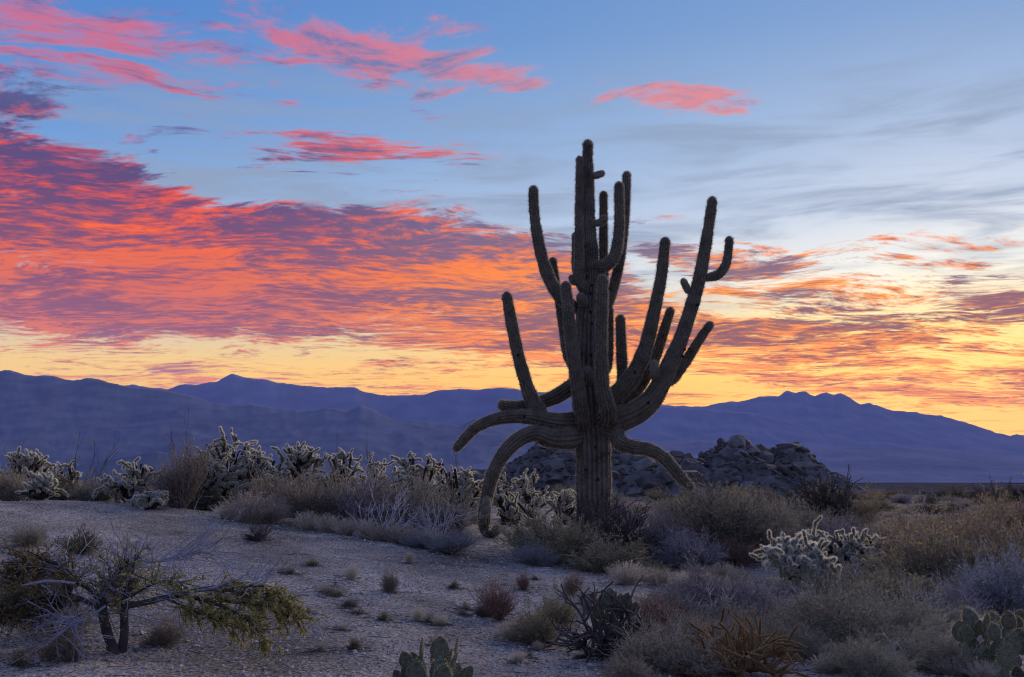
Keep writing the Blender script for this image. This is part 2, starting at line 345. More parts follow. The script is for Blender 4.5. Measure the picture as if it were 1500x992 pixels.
# ------------------------------------------------------------------ mountains
M_MTN = Mat('haze_tinted_rock', (.13, .145, .22), (.20, .21, .30), scale=.0022, rough=1, detail=10, spec=0)  # blue cast of the haze painted into the rock colour, besides the haze box
M_MTN2 = Mat('haze_tinted_scrub_slope', (.09, .105, .145), (.15, .165, .215), scale=.004, rough=1, detail=10, spec=0)  # same painted haze blue, darker so nearer slopes stand off from the far range
def mountain(name, prof, D, foot, back, seed, amp, z0=-55, mat=None):
    px = np.array([p[0] for p in prof], float); py = np.array([p[1] for p in prof], float)
    xs = np.arange(px[0], px[-1] + 1, 3.0); ys = np.interp(xs, px, py)
    ys = ys + (fbm(xs / 9, xs * 0 + seed, 3, seed) - .5) * 3.0
    n = len(xs); T = np.concatenate([np.linspace(0, 1, 46), 1 + np.linspace(.08, 1, 12)])
    d = np.array([ray(a, b) for a, b in zip(xs, ys)]); ta = d[:, 0] / d[:, 1]
    H = EYE[2] + d[:, 2] / d[:, 1] * D
    kern = np.exp(-.5 * (np.arange(-45, 46) / 18.) ** 2); kern /= kern.sum(); Hs = np.convolve(np.pad(H, 45, mode='edge'), kern, 'valid')
    ends = sstep(0, .04, (xs - xs[0]) / (xs[-1] - xs[0])) * sstep(0, .04, (xs[-1] - xs) / (xs[-1] - xs[0]))
    TT, I = np.meshgrid(T, np.arange(n), indexing='ij')
    wob = (fbm(xs / 170, xs * 0 + 3.37, 1, seed + 9) - .5)[I]
    dist = np.where(TT <= 1, D - foot * (1 - TT), D + back * (TT - 1)) + wob * foot * .35 * np.clip(TT, 0, 1) * (1 - np.clip(TT, 0, 1) ** 2)
    dist = np.where(np.abs(TT - 1) < 1e-9, D, dist)
    s = np.where(TT <= 1, TT ** 1.35, 1 - (TT - 1) ** .8)
    X, Y = ta[I] * dist, dist
    Xr, Yr = X * .86 + Y * .5, Y * .86 - X * .5
    gul = .5 * fbm(Xr / amp / 6, Yr / amp / 6, 6, seed, True) + .5 * fbm(X / amp / 3.3 + .8 * fbm(Xr / amp / 5, Yr / amp / 5, 3, seed + 2), Y / amp / 11, 5, seed + 4, True) - .62
    HH = Hs[I] + (H - Hs)[I] * np.clip(TT, 0, 1) ** 5
    Z = z0 + (HH - z0) * s + gul * amp * 1.5 * np.clip(TT * 4, 0, 1) * (1 - np.clip(TT, 0, 1) ** 6)
    # never higher than the skyline seen from the front
    lim = EYE[2] + (H[I] - EYE[2]) * (dist / D) - 6 * (1 - np.clip(TT, 0, 1))
    Z = np.where(TT < 1, np.minimum(Z, lim - (1 - TT) * amp * .3), np.minimum(Z, H[I]))
    Z = z0 + (Z - z0) * ends[I]
    Vv = np.stack([X, Y, Z], -1).reshape(-1, 3)
    i = np.arange(len(T) - 1)[:, None] * n; j = np.arange(n - 1)[None]
    q = np.stack([i + j, i + j + 1, i + n + j + 1, i + n + j], -1).reshape(-1, 4)
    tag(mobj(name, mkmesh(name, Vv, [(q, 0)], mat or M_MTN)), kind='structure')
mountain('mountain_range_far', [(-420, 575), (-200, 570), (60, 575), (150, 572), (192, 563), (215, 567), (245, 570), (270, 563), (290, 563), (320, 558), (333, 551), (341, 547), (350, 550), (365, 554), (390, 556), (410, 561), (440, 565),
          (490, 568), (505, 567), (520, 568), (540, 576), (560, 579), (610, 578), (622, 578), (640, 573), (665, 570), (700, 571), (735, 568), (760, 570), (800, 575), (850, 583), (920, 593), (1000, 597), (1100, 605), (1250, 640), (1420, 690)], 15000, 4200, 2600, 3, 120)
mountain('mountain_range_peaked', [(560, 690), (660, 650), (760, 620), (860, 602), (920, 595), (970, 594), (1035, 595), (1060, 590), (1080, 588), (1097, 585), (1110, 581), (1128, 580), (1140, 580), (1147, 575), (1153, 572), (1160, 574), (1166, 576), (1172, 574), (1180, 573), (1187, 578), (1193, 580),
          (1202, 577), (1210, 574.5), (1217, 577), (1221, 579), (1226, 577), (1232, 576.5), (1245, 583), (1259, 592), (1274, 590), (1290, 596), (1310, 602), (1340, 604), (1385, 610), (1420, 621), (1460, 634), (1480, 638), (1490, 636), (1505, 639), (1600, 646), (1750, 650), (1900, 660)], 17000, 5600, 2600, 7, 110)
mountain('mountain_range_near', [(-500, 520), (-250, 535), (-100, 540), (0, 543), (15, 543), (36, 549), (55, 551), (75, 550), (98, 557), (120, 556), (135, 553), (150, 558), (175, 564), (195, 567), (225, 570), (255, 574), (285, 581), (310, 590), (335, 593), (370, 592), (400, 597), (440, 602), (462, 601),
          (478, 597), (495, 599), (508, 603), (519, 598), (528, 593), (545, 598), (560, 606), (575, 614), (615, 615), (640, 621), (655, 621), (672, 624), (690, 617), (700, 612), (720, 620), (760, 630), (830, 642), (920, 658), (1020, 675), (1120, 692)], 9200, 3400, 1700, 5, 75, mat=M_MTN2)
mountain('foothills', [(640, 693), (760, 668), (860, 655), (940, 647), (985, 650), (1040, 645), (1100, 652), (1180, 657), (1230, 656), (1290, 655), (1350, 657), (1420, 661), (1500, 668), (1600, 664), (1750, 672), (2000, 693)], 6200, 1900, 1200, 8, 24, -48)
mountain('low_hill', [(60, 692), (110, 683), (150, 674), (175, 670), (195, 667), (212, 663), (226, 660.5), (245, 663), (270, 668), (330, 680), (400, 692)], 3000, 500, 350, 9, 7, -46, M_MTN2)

def haze():
    bm = bmesh.new(); bmesh.ops.create_cube(bm, size=1.0)
    me = bpy.data.meshes.new('haze'); bm.to_mesh(me); bm.free()
    o = mobj('haze', me); o.scale = (41000, 41000, 1900); o.location = (0, 0, 1900 / 2 - 75)
    m = bpy.data.materials.new('haze'); m.use_nodes = True; nt = m.node_tree; nt.nodes.clear()
    v = nt.nodes.new('ShaderNodeVolumePrincipled'); v.inputs['Color'].default_value = (.34, .44, 1.0, 1)
    v.inputs['Density'].default_value = HAZE; v.inputs['Anisotropy'].default_value = -.25
    ou = nt.nodes.new('ShaderNodeOutputMaterial'); nt.links.new(v.outputs[0], ou.inputs['Volume'])
    me.materials.append(m); tag(o, 'thin blue haze over the valley and mountains', 'haze', kind='stuff')
haze()

# ------------------------------------------------------------------ rock hill
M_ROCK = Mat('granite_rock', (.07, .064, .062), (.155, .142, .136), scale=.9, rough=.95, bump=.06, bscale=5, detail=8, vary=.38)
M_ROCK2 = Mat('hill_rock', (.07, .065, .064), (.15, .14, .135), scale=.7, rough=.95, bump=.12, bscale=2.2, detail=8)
def hull_rock(seed, n=20, flat=.75):
    r = np.random.default_rng(seed); bm = bmesh.new()
    for i in range(n):
        v = r.normal(size=3); v /= np.linalg.norm(v); v *= r.uniform(.82, 1.05)
        bm.verts.new((v[0] * r.uniform(.9, 1.05), v[1], v[2] * flat))
    res = bmesh.ops.convex_hull(bm, input=bm.verts)
    bmesh.ops.delete(bm, geom=[g for g in res['geom_interior'] if isinstance(g, bmesh.types.BMVert)], context='VERTS')
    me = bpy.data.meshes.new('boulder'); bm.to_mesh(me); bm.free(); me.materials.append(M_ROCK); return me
ROCKS = [hull_rock(100 + i, 18 + i % 3 * 4, (.6, .75, .95)[i % 3]) for i in range(9)]
def round_rock(seed, flat=.75):
    bm = bmesh.new(); bmesh.ops.create_icosphere(bm, subdivisions=3, radius=1)
    for v in bm.verts:
        c = np.array(v.co); n = fbm(np.array([c[0] * 1.3 + seed]), np.array([c[1] * 1.3 + c[2] * 1.7]), 3, seed)[0]
        k = .72 + .5 * n; v.co = Vector((c[0] * k, c[1] * k, c[2] * k * flat))
    for f in bm.faces: f.smooth = True
    me = bpy.data.meshes.new('boulder'); bm.to_mesh(me); bm.free(); me.materials.append(M_ROCK); return me
RROCKS = [round_rock(i, (.8, 1.0, .9)[i % 3]) for i in range(4)]
def rock_hill():
    rng = np.random.default_rng(4); D = 92.0
    pr = [(640, 722), (672, 712), (690, 703), (704, 694), (714, 689), (745, 685), (764, 672), (776, 661), (790, 652), (803, 648), (830, 649), (862, 645), (895, 648), (925, 656), (960, 664), (985, 671), (1002, 675),
          (1020, 671), (1031, 663), (1044, 656), (1056, 648), (1072, 648), (1090, 653), (1104, 663), (1120, 664), (1136, 658), (1148, 656), (1160, 662), (1174, 677), (1186, 692), (1198, 706), (1212, 715), (1232, 724)]
    px = np.array([p[0] for p in pr], float); py = np.array([p[1] for p in pr], float)
    def ztop(x):      # height of the crest at world x
        pxx = CX + x / D * F * math.cos(PITCH) ; yy = np.interp(pxx, px, py, left=724, right=724)
        b = (CY - yy) / F; return EYE[2] + (math.sin(PITCH) + b * math.cos(PITCH)) / (math.cos(PITCH) - b * math.sin(PITCH)) * D
    def hz(x, y):
        zt = ztop(x); base = -1.6; dy = (y - D)
        s = np.where(dy < 0, 1 - np.clip(-dy / 15, 0, 1) ** 1.5, 1 - np.clip(dy / 13, 0, 1) ** 1.5)
        z = base + (zt - base) * s
        n = (fbm(x / 2.2, y / 2.2, 4, 31) - .5) * 2.0 + (fbm(x / .8, y / .8, 2, 35, True) - .5) * .9
        return z + n * np.clip(s * 3, 0, 1) * np.clip(-dy / 3, .12, 1)
    x0 = (640 - CX) / F * D; x1 = (1250 - CX) / F * D
    xs = np.arange(x0, x1 + .2, .2); ys = np.arange(D - 15, D + 13.1, .25)
    X, Y = np.meshgrid(xs, ys); Z = hz(X, Y); nr, nc = X.shape
    i = np.arange(nr - 1)[:, None] * nc; j = np.arange(nc - 1)[None]
    q = np.stack([i + j, i + j + 1, i + nc + j + 1, i + nc + j], -1).reshape(-1, 4)
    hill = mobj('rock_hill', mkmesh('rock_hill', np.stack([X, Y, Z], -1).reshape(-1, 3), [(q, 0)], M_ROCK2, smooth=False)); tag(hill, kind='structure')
    def put(x, y, z, s, rot=None, meshes=ROCKS):
        o = mobj('boulder', meshes[rng.integers(len(meshes))], hill); o.location = (x, y, z); o.scale = s
        o.rotation_euler = rot or (rng.uniform(-.5, .5), rng.uniform(-.5, .5), rng.uniform(0, 6.28)); return o
    for (a, b, w, h) in [(1056, 648, 13, 13), (1087, 648, 22, 19), (1066, 652, 16, 12), (1080, 652, 8, 10), (994, 667, 14, 13), (1029, 668, 14, 12), (1122, 661, 11, 10), (1141, 657, 6, 5), (1070, 652, 12, 6), (1100, 664, 8, 10), (1110, 666, 10, 7), (1010, 674, 8, 6),
                         (712, 690, 5, 6), (705, 693, 6, 5), (724, 688, 7, 5), (752, 682, 8, 6), (840, 648, 14, 7), (800, 650, 14, 8), (928, 657, 10, 7), (1005, 676, 9, 7), (1042, 660, 9, 7), (780, 659, 10, 7)]:
        p = at(a, b, D - .3); m = D / F
        put(p[0], p[1], p[2], (w * m * .55, w * m * .5, h * m * .62), (rng.uniform(-.15, .15), rng.uniform(-.15, .15), rng.uniform(0, 6.28)), ROCKS)
    # tilted slabs on the right flank
    for (a, b, w, h, r) in [(1110, 690, 30, 9, .75), (1125, 695, 34, 9, .8), (1090, 683, 26, 9, .7), (1150, 688, 36, 12, .75), (1165, 692, 34, 9, .85), (1135, 705, 26, 8, .7), (1075, 690, 22, 8, .6), (1050, 672, 13, 9, .4), (1180, 700, 24, 8, .8), (1100, 706, 22, 8, .5)]:
        x = (a - CX) / F * D; m = D / F; yy = D - 15 + 15 * .5
        cand = np.arange(D - 14, D - .5, .25); pr_ = (hz(np.full(len(cand), x), cand) - EYE[2]) / cand; tgt = ray(a, b)[2] / ray(a, b)[1]
        yy = cand[np.argmin(abs(pr_ - tgt))]
        o = put(x * yy / D, yy, float(hz(np.array([x * yy / D]), np.array([yy]))[0]), (w * m * .5, w * m * .3, h * m * .6), (-.3, r, rng.uniform(-.3, .3)))
    n = 0
    for k in range(34):       # the big blocks that make the hill
        x = rng.uniform(x0 + 3, x1 - 3); y = D - 12 * rng.random(); z = float(hz(np.array([x]), np.array([y]))[0]); s = rng.uniform(.7, 1.45)
        put(x, y, z - s * .35, (s * rng.uniform(.9, 1.4), s * .9, s * rng.uniform(.55, .9)), meshes=ROCKS)
    while n < 225:
        x = rng.uniform(x0 + 1.5, x1 - 1.5); y = D - 14.5 * rng.random() ** 1.15 ; z = float(hz(np.array([x]), np.array([y]))[0])
        s = .32 + 1.0 * rng.random() ** 2.4
        put(x, y, z - s * .1, (s * rng.uniform(.8, 1.3), s * rng.uniform(.8, 1.2), s * rng.uniform(.55, .95))); n += 1
    # smaller rubble between the boulders
    Vs, Fs, c = [], [], 0
    tmpl = [(np.array([v.co[:] for v in r.vertices]), np.array([p.vertices[:] for p in r.polygons])) for r in ROCKS[:4]]
    for k in range(1700):
        x = rng.uniform(x0 + .5, x1 - .5); y = D - 15 * rng.random(); z = float(hz(np.array([x]), np.array([y]))[0])
        v, f = tmpl[k % 4]; s = rng.uniform(.12, .36); a = rng.uniform(0, 6.28)
        R = np.array([[math.cos(a), -math.sin(a), 0], [math.sin(a), math.cos(a), 0], [0, 0, 1]])
        Vs.append((v * s * rng.uniform(.7, 1.3, 3)) @ R.T + [x, y, z]); Fs.append(f + c); c += len(v)
    o = mobj('rubble', mkmesh('rubble', np.concatenate(Vs), [(np.concatenate(Fs), 0)], M_ROCK, smooth=False), hill); tag(o, kind='stuff')
rock_hill()

# ------------------------------------------------------------------ saguaro
M_SAG = Mat('saguaro_skin', (.062, .056, .038), (.130, .112, .080), scale=5, rough=.7, bump=.006, bscale=60, detail=6)
M_SAGT = Mat('saguaro_trunk_skin', (.065, .057, .044), (.17, .147, .12), scale=4, rough=.9, bump=.012, bscale=35, detail=7)
M_SPN = Mat('saguaro_spines', (.30, .27, .22), (.50, .46, .39), scale=3, rough=.6, trans=.45)
M_BUDT = Mat('saguaro_young_skin', (.12, .12, .09), (.20, .19, .15), scale=9, rough=.7, bump=.006, bscale=60)
M_DARK = Mat('dark_hollow', (.012, .010, .009), (.02, .017, .015), rough=1)
SAG_Y = 19.5
def cr_path(P, R, step):
    P = np.asarray(P, float); R = np.asarray(R, float)
    Pe = np.concatenate([[2 * P[0] - P[1]], P, [2 * P[-1] - P[-2]]]); Re = np.concatenate([[R[0]], R, [R[-1]]])
    out, ro = [], []
    for i in range(1, len(Pe) - 2):
        n = max(2, int(np.linalg.norm(Pe[i + 1] - Pe[i]) / step)); t = np.linspace(0, 1, n, endpoint=False)[:, None]
        a, b, c, d = Pe[i - 1], Pe[i], Pe[i + 1], Pe[i + 2]
        out.append(.5 * (2 * b + (c - a) * t + (2 * a - 5 * b + 4 * c - d) * t ** 2 + (3 * b - a - 3 * c + d) * t ** 3))
        tt = t[:, 0] * t[:, 0] * (3 - 2 * t[:, 0]); ro.append(Re[i] + (Re[i + 1] - Re[i]) * tt)
    return np.concatenate(out + [P[-1:]]), np.concatenate(ro + [R[-1:]])
def ribbed(name, P, R, ribs, parent, mat, rng, step=.045, depth=.25, spine=.045, sub=6, young=False, nspine=10):
    C, r = cr_path(P, R, step)
    # rounded tip
    T = np.gradient(C, axis=0); T /= np.linalg.norm(T, axis=1)[:, None] + 1e-9
    tip = np.array([C[-1] + T[-1] * r[-1] * 1.15 * math.sin(a) for a in np.linspace(.2, math.pi / 2, 7)]); tr = r[-1] * np.cos(np.linspace(.2, math.pi / 2 - .05, 7))
    C = np.concatenate([C, tip]); r = np.concatenate([r, tr]); n = len(C)
    s = np.linspace(0, 20, n); wob = 1 + .075 * (fbm(s * 1.3, s * 0 + rng.uniform(0, 50), 3, 3) - .5) * 2; r = r * wob
    T = np.gradient(C, axis=0); T /= np.linalg.norm(T, axis=1)[:, None] + 1e-9
    N = np.zeros_like(C); a = np.cross(T[0], [0, 1, 0]); a = a if np.linalg.norm(a) > .1 else np.cross(T[0], [1, 0, 0]); N[0] = a / np.linalg.norm(a)
    for i in range(1, n):
        v = N[i - 1] - T[i] * np.dot(N[i - 1], T[i]); N[i] = v / np.linalg.norm(v)
    B = np.cross(T, N); m = ribs * sub; ph = np.arange(m) / m * 2 * math.pi
    prof = 1 - depth + depth * np.abs(np.cos(ribs * ph / 2)) ** .75
    irr = 1 + .03 * np.sin(ph * 3 + rng.uniform(0, 6)); prof = prof * irr
    V_ = C[:, None] + r[:, None, None] * prof[None, :, None] * (np.cos(ph)[None, :, None] * N[:, None] + np.sin(ph)[None, :, None] * B[:, None])
    i = np.arange(n - 1)[:, None] * m; j = np.arange(m)[None]; j2 = (j + 1) % m
    q = np.stack([i + j, i + j2, i + m + j2, i + m + j], -1).reshape(-1, 4)
    base = V_[0, 0]; o = mobj(name, mkmesh(name, V_.reshape(-1, 3), [(q, 0)], mat), parent)
    # clusters of spines on the rib crests
    ii = np.arange(2, n, 1)
    I, J = np.meshgrid(ii, np.arange(ribs) * sub, indexing='ij'); I, J = I.ravel(), J.ravel()
    keep = rng.random(len(I)) < .8; I, J = I[keep], J[keep]
    I = np.repeat(I, nspine); J = np.repeat(J, nspine)
    c = V_[I, J]; nrm = c - C[I]; nrm /= np.linalg.norm(nrm, axis=1)[:, None] + 1e-9
    d = nrm + rng.normal(size=c.shape) * .55 + T[I] * .15; d /= np.linalg.norm(d, axis=1)[:, None]
    L = spine * rng.uniform(.5, 1.2, len(c))[:, None]; sd = np.cross(d, rng.normal(size=c.shape)); sd /= np.linalg.norm(sd, axis=1)[:, None]
    c = c + T[I] * rng.uniform(-.02, .02, len(c))[:, None]; w = .003
    SV = np.stack([c - sd * w, c + sd * w, c + d * L], 1).reshape(-1, 3); st = np.arange(len(SV)).reshape(-1, 3)
    sp_ = mobj('spines', mkmesh('spines', SV, [(st, 0)], M_SPN, smooth=False), o); tag(sp_, kind='stuff')
    return o
def saguaro():
    rng = np.random.default_rng(12); gz = float(hgt(*at(868, 780, SAG_Y)[:2]))
    root = empty('saguaro_cactus', (0, 0, 0)); m = SAG_Y / F
    def pth(pts):
        P, R = [], []
        for (x, y, d, r) in pts:
            p = at(x, y, SAG_Y + d); P.append(p); R.append(r * (SAG_Y + d) / F)
        return P, R
    P, R = pth([(869, 800, 0, 26.5), (869, 740, 0, 25), (869, 690, 0, 25), (868, 640, 0, 25), (864, 595, 0, 25.5), (861, 545, 0, 23), (861, 480, 0, 19.5), (864, 435, 0, 16.5), (867, 408, 0, 13), (866, 375, 0, 10.5), (863, 330, 0, 9), (862, 280, 0, 8.2), (861, 240, 0, 7.6), (861, 214, 0, 7.2)])
    P[0][2] = gz - .25
    ribbed('trunk', P, R, 20, root, M_SAGT, rng, depth=.21)
    arms = [
      # base -> tip: px, py, depth offset in metres, radius in px
      [(852, 455, .10, 9), (836, 447, .05, 10), (820, 433, .0, 10), (804, 407, .0, 9.5), (793, 373, .0, 8.6), (785, 330, .0, 7.8), (782, 300, .0, 7.2), (781.5, 281, .0, 7)],
      [(848, 555, .25, 8), (832, 520, .35, 7.5), (825, 480, .4, 7), (819, 440, .4, 6.4), (813, 408, .4, 6), (810, 385, .4, 5.6)],
      [(858, 635, -.15, 11), (852, 606, -.46, 10), (846, 565, -.68, 9.4), (839, 515, -.74, 8.8), (834, 470, -.74, 8.4), (831, 440, -.72, 8), (829, 422, -.72, 7.4)],
      [(872, 618, -.2, 11), (888, 612, -.42, 12.5), (890, 597, -.66, 11), (883, 563, -.78, 9.4), (881, 500, -.8, 8.8), (882, 450, -.8, 8.6), (883, 413, -.8, 8.2)],
      [(864, 425, .02, 7), (855, 422, -.1, 8), (849, 408, -.14, 8.4), (848.5, 375, -.14, 6.8), (848, 320, -.12, 6), (848.5, 270, -.1, 5.6), (849, 236, -.1, 5.2)],
      [(860, 420, .15, 5.5), (848, 410, .22, 6), (843, 390, .25, 5.6), (843, 365, .25, 5.2), (843, 347, .25, 4.8)],
      [(866, 384, -.02, 7.5), (878, 391, -.12, 9), (891, 387, -.16, 9.2), (902, 370, -.16, 8.6), (907, 335, -.14, 7.6), (907, 300, -.14, 7.2), (907, 275, -.14, 6.8)],
      [(872, 470, .25, 8), (889, 447, .4, 8), (899, 420, .45, 7.6), (908, 382, .45, 7.2), (914, 335, .45, 6.8), (917, 290, .45, 6.5), (918, 259, .45, 6.2)],
      [(872, 430, .2, 6), (884, 410, .3, 6.4), (884, 375, .3, 6.4), (884, 330, .3, 6.2), (884, 288, .3, 5.8)],
      [(800, 612, -.05, 11.5), (790, 603, -.06, 11), (779, 585, -.06, 10.5), (768, 553, -.06, 9.4), (757, 511, -.06, 8.8), (748, 465, -.06, 8.2), (743, 437, -.06, 7.4)],
      [(850, 556, .15, 10), (836, 567, .3, 11.5), (820, 578, .4, 11), (800, 587, .4, 10), (776, 593, .3, 9), (755, 596, .1, 8.4), (738, 594, -.1, 7.6)],
      [(860, 616, 0, 17), (832, 619, -.1, 15), (806, 617, -.18, 13), (777, 611, -.2, 10.5), (745, 611, -.2, 9), (719, 616, -.2, 8.4), (698, 626, -.2, 8), (682, 641, -.2, 7.4), (671, 654, -.2, 6.2)],
      [(862, 635, -.05, 15), (834, 641, -.2, 17), (808, 642, -.3, 14), (785, 635, -.36, 11.5), (763, 642, -.4, 10.6), (743, 659, -.42, 10.2), (729, 680, -.44, 9.8), (719, 704, -.45, 9.2), (713, 730, -.46, 8.4), (708.5, 752, -.46, 7.8), (708.5, 768, -.47, 7.4), (712, 780, -.5, 6.8), (719, 784, -.56, 6.0), (725, 779, -.62, 5.6)],
      [(866, 622, 0, 19), (900, 616, -.12, 18.5), (930, 605, -.14, 17.5), (952, 588, -.14, 16), (967, 564, -.12, 14), (980, 535, -.1, 12.2), (997, 497, -.08, 11), (1011, 455, -.05, 10.2), (1024, 410, -.05, 9.4), (1033, 362, -.05, 8.6), (1040, 318, -.05, 7.6), (1043, 297, -.05, 7)],
      [(1027, 408, -.05, 5.5), (1040, 406, -.05, 6.4), (1054, 401, -.05, 7), (1064, 385, -.05, 6.6), (1067, 365, -.05, 6), (1068, 354, -.05, 5.6)],
      [(872, 600, .05, 13), (899, 581, -.02, 14), (917, 563, -.02, 13), (935, 535, 0, 11.6), (948, 500, 0, 10.2), (958, 457, 0, 9.2), (968, 408, 0, 8.4), (972, 375, 0, 7.8), (974, 357, 0, 7.4)],
      [(890, 605, .3, 10), (915, 592, .4, 10), (932, 572, .45, 9.5), (945, 552, .45, 9), (960, 522, .45, 8), (973, 483, .45, 7), (981, 458, .45, 6.2)],
      [(966, 565, .1, 8), (984, 556, .2, 8), (1003, 532, .25, 7.4), (1020, 505, .25, 6.8), (1032, 487, .25, 6.4), (1038.5, 478, .25, 5.8)],
      [(905, 575, .15, 8), (912, 556, .22, 8.2), (911, 530, .25, 7.8), (910, 500, .25, 7.5), (909, 470, .25, 7)],
      [(880, 555, .3, 5), (890, 540, .4, 5.4), (893, 520, .4, 5), (894, 485, .4, 4.6), (894, 456, .4, 4.2)],
      [(884, 632, -.12, 13), (902, 636, -.28, 12.5), (908, 648, -.38, 11.5), (926, 655, -.44, 10), (948, 658, -.48, 9.2), (969, 668, -.5, 8.8), (986, 686, -.5, 8.6), (999, 702, -.5, 8.4), (1008, 711, -.5, 7.4)],
    ]
    for a in arms:
        P, R = pth(a); ribbed('arm', P, [R[0] * .72] + R[1:], 14, root, M_SAG, rng, sub=5)
    buds = [[(866, 259, 0, 2.5), (871, 258, 0, 5), (877, 256, 0, 5.2), (880, 255, 0, 4.6)], [(866, 326, -.05, 4), (874, 327, -.12, 5), (881, 326, -.16, 5.4), (884, 322, -.2, 5.2)],
            [(858, 444, -.2, 5), (853, 441, -.34, 7), (851, 437, -.4, 6.5)], [(846, 416, -.05, 3), (838, 412, -.1, 4), (837, 408, -.1, 3.6)], [(1012, 432, -.05, 3), (1007, 424, -.05, 5), (1004, 418, -.05, 5), (1002, 414, -.05, 4.6)],
            [(862, 562, -.3, 5), (861, 553, -.46, 8), (861, 546, -.52, 7.4)], [(957, 555, -.3, 3), (958, 549, -.4, 5), (959, 541, -.42, 6.2), (959, 535, -.42, 5.4)],
            [(712, 766, -.52, 7), (711, 756, -.62, 7.4), (712, 745, -.66, 7.4), (712, 736, -.66, 6.6)], [(722, 783, -.60, 4), (726, 779, -.68, 6.4), (727, 776, -.72, 6.2)]]
    for b in buds:
        P, R = pth(b); ribbed('bud', P, R, 12, root, M_BUDT, rng, step=.02, depth=.13, sub=4, spine=.03)
    bm = bmesh.new(); bmesh.ops.create_icosphere(bm, subdivisions=2, radius=1); hm = bpy.data.meshes.new('hollow'); bm.to_mesh(hm); bm.free(); hm.materials.append(M_DARK)
    for (x, y, d) in [(860, 405, -.19), (867, 418, -.21), (865, 430, -.23), (865, 457, -.26), (867, 474, -.27), (1022, 447, -.17), (1003, 512, -.2), (1000, 522, -.2), (872, 655, -.36), (858, 688, -.35), (876, 702, -.35), (866, 520, -.3), (930, 545, -.17), (759, 520, -.19), (768, 610, -.34), (950, 590, -.36)]:
        o = mobj('hollow', hm, root); o.location = at(x, y, SAG_Y + d); o.scale = (.028, .03, .032)
    tag(root, 'giant saguaro cactus with many raised arms and drooping arms near the ground', 'cactus')
saguaro()

# ------------------------------------------------------------------ shrub makers
def tubes(P, R, sides=3):
    S_, K, _ = P.shape; T = np.gradient(P, axis=1); T /= np.linalg.norm(T, axis=2)[..., None] + 1e-9
    ref = np.where(np.abs(T[..., 2:3]) > .9, np.array([1., 0, 0]), np.array([0, 0, 1.])); A_ = np.cross(T, ref); A_ /= np.linalg.norm(A_, axis=2)[..., None] + 1e-9; B_ = np.cross(T, A_)
    ph = np.arange(sides) / sides * 2 * math.pi
    V_ = P[:, :, None] + R[:, :, None, None] * (np.cos(ph)[None, None, :, None] * A_[:, :, None] + np.sin(ph)[None, None, :, None] * B_[:, :, None])
    s = (np.arange(S_) * K * sides)[:, None, None]; kk = (np.arange(K - 1) * sides)[None, :, None]; j = np.arange(sides)[None, None]; j2 = (j + 1) % sides
    q = np.stack([s + kk + j, s + kk + j2, s + kk + sides + j2, s + kk + sides + j], -1).reshape(-1, 4)
    return V_.reshape(-1, 3), q
def unit(v): return v / (np.linalg.norm(v, axis=-1)[..., None] + 1e-9)
def grow(rng, base, d, L, K, wander, g):
    P = [base]; d = unit(d)
    for i in range(K - 1):
        d = unit(d + rng.normal(size=d.shape) * wander + np.array([0, 0, g])); P.append(P[-1] + d * (L / (K - 1))[:, None])
    return np.stack(P, 1)
def spawn(rng, P, n, t0, t1, L, K, ang, wander, g):
    s = rng.integers(len(P), size=n); t = rng.uniform(t0, t1, n) * (P.shape[1] - 1); i = np.minimum(t.astype(int), P.shape[1] - 2); f = (t - i)[:, None]
    b = P[s, i] * (1 - f) + P[s, i + 1] * f; d = unit(P[s, i + 1] - P[s, i]) + ang * unit(rng.normal(size=(n, 3)))
    return grow(rng, b, d, L * rng.uniform(.5, 1.2, n), K, wander, g)
def taper(P, r0, r1): return np.broadcast_to(np.linspace(r0, r1, P.shape[1])[None], P.shape[:2])
def leaves(rng, P, n, ll, lw, t0=.2, up=0.0):
    s = rng.integers(len(P), size=n); t = rng.uniform(t0, 1, n) * (P.shape[1] - 1); i = np.minimum(t.astype(int), P.shape[1] - 2); f = (t - i)[:, None]
    b = P[s, i] * (1 - f) + P[s, i + 1] * f; d = unit(rng.normal(size=(n, 3)) + unit(P[s, i + 1] - P[s, i]) * .6 + [0, 0, up]); sd = unit(np.cross(d, rng.normal(size=(n, 3))))
    L = ll * rng.uniform(.6, 1.3, n)[:, None]; w = lw * rng.uniform(.7, 1.2, n)[:, None]
    V_ = np.stack([b, b + d * L * .5 + sd * w, b + d * L, b + d * L * .5 - sd * w], 1).reshape(-1, 3); return V_, np.arange(len(V_)).reshape(-1, 4)
def join(parts):
    V_, F_, c = [], [], 0
    for v, f in parts: V_.append(v); F_.append(f + c); c += len(v)
    return np.concatenate(V_), np.concatenate(F_)
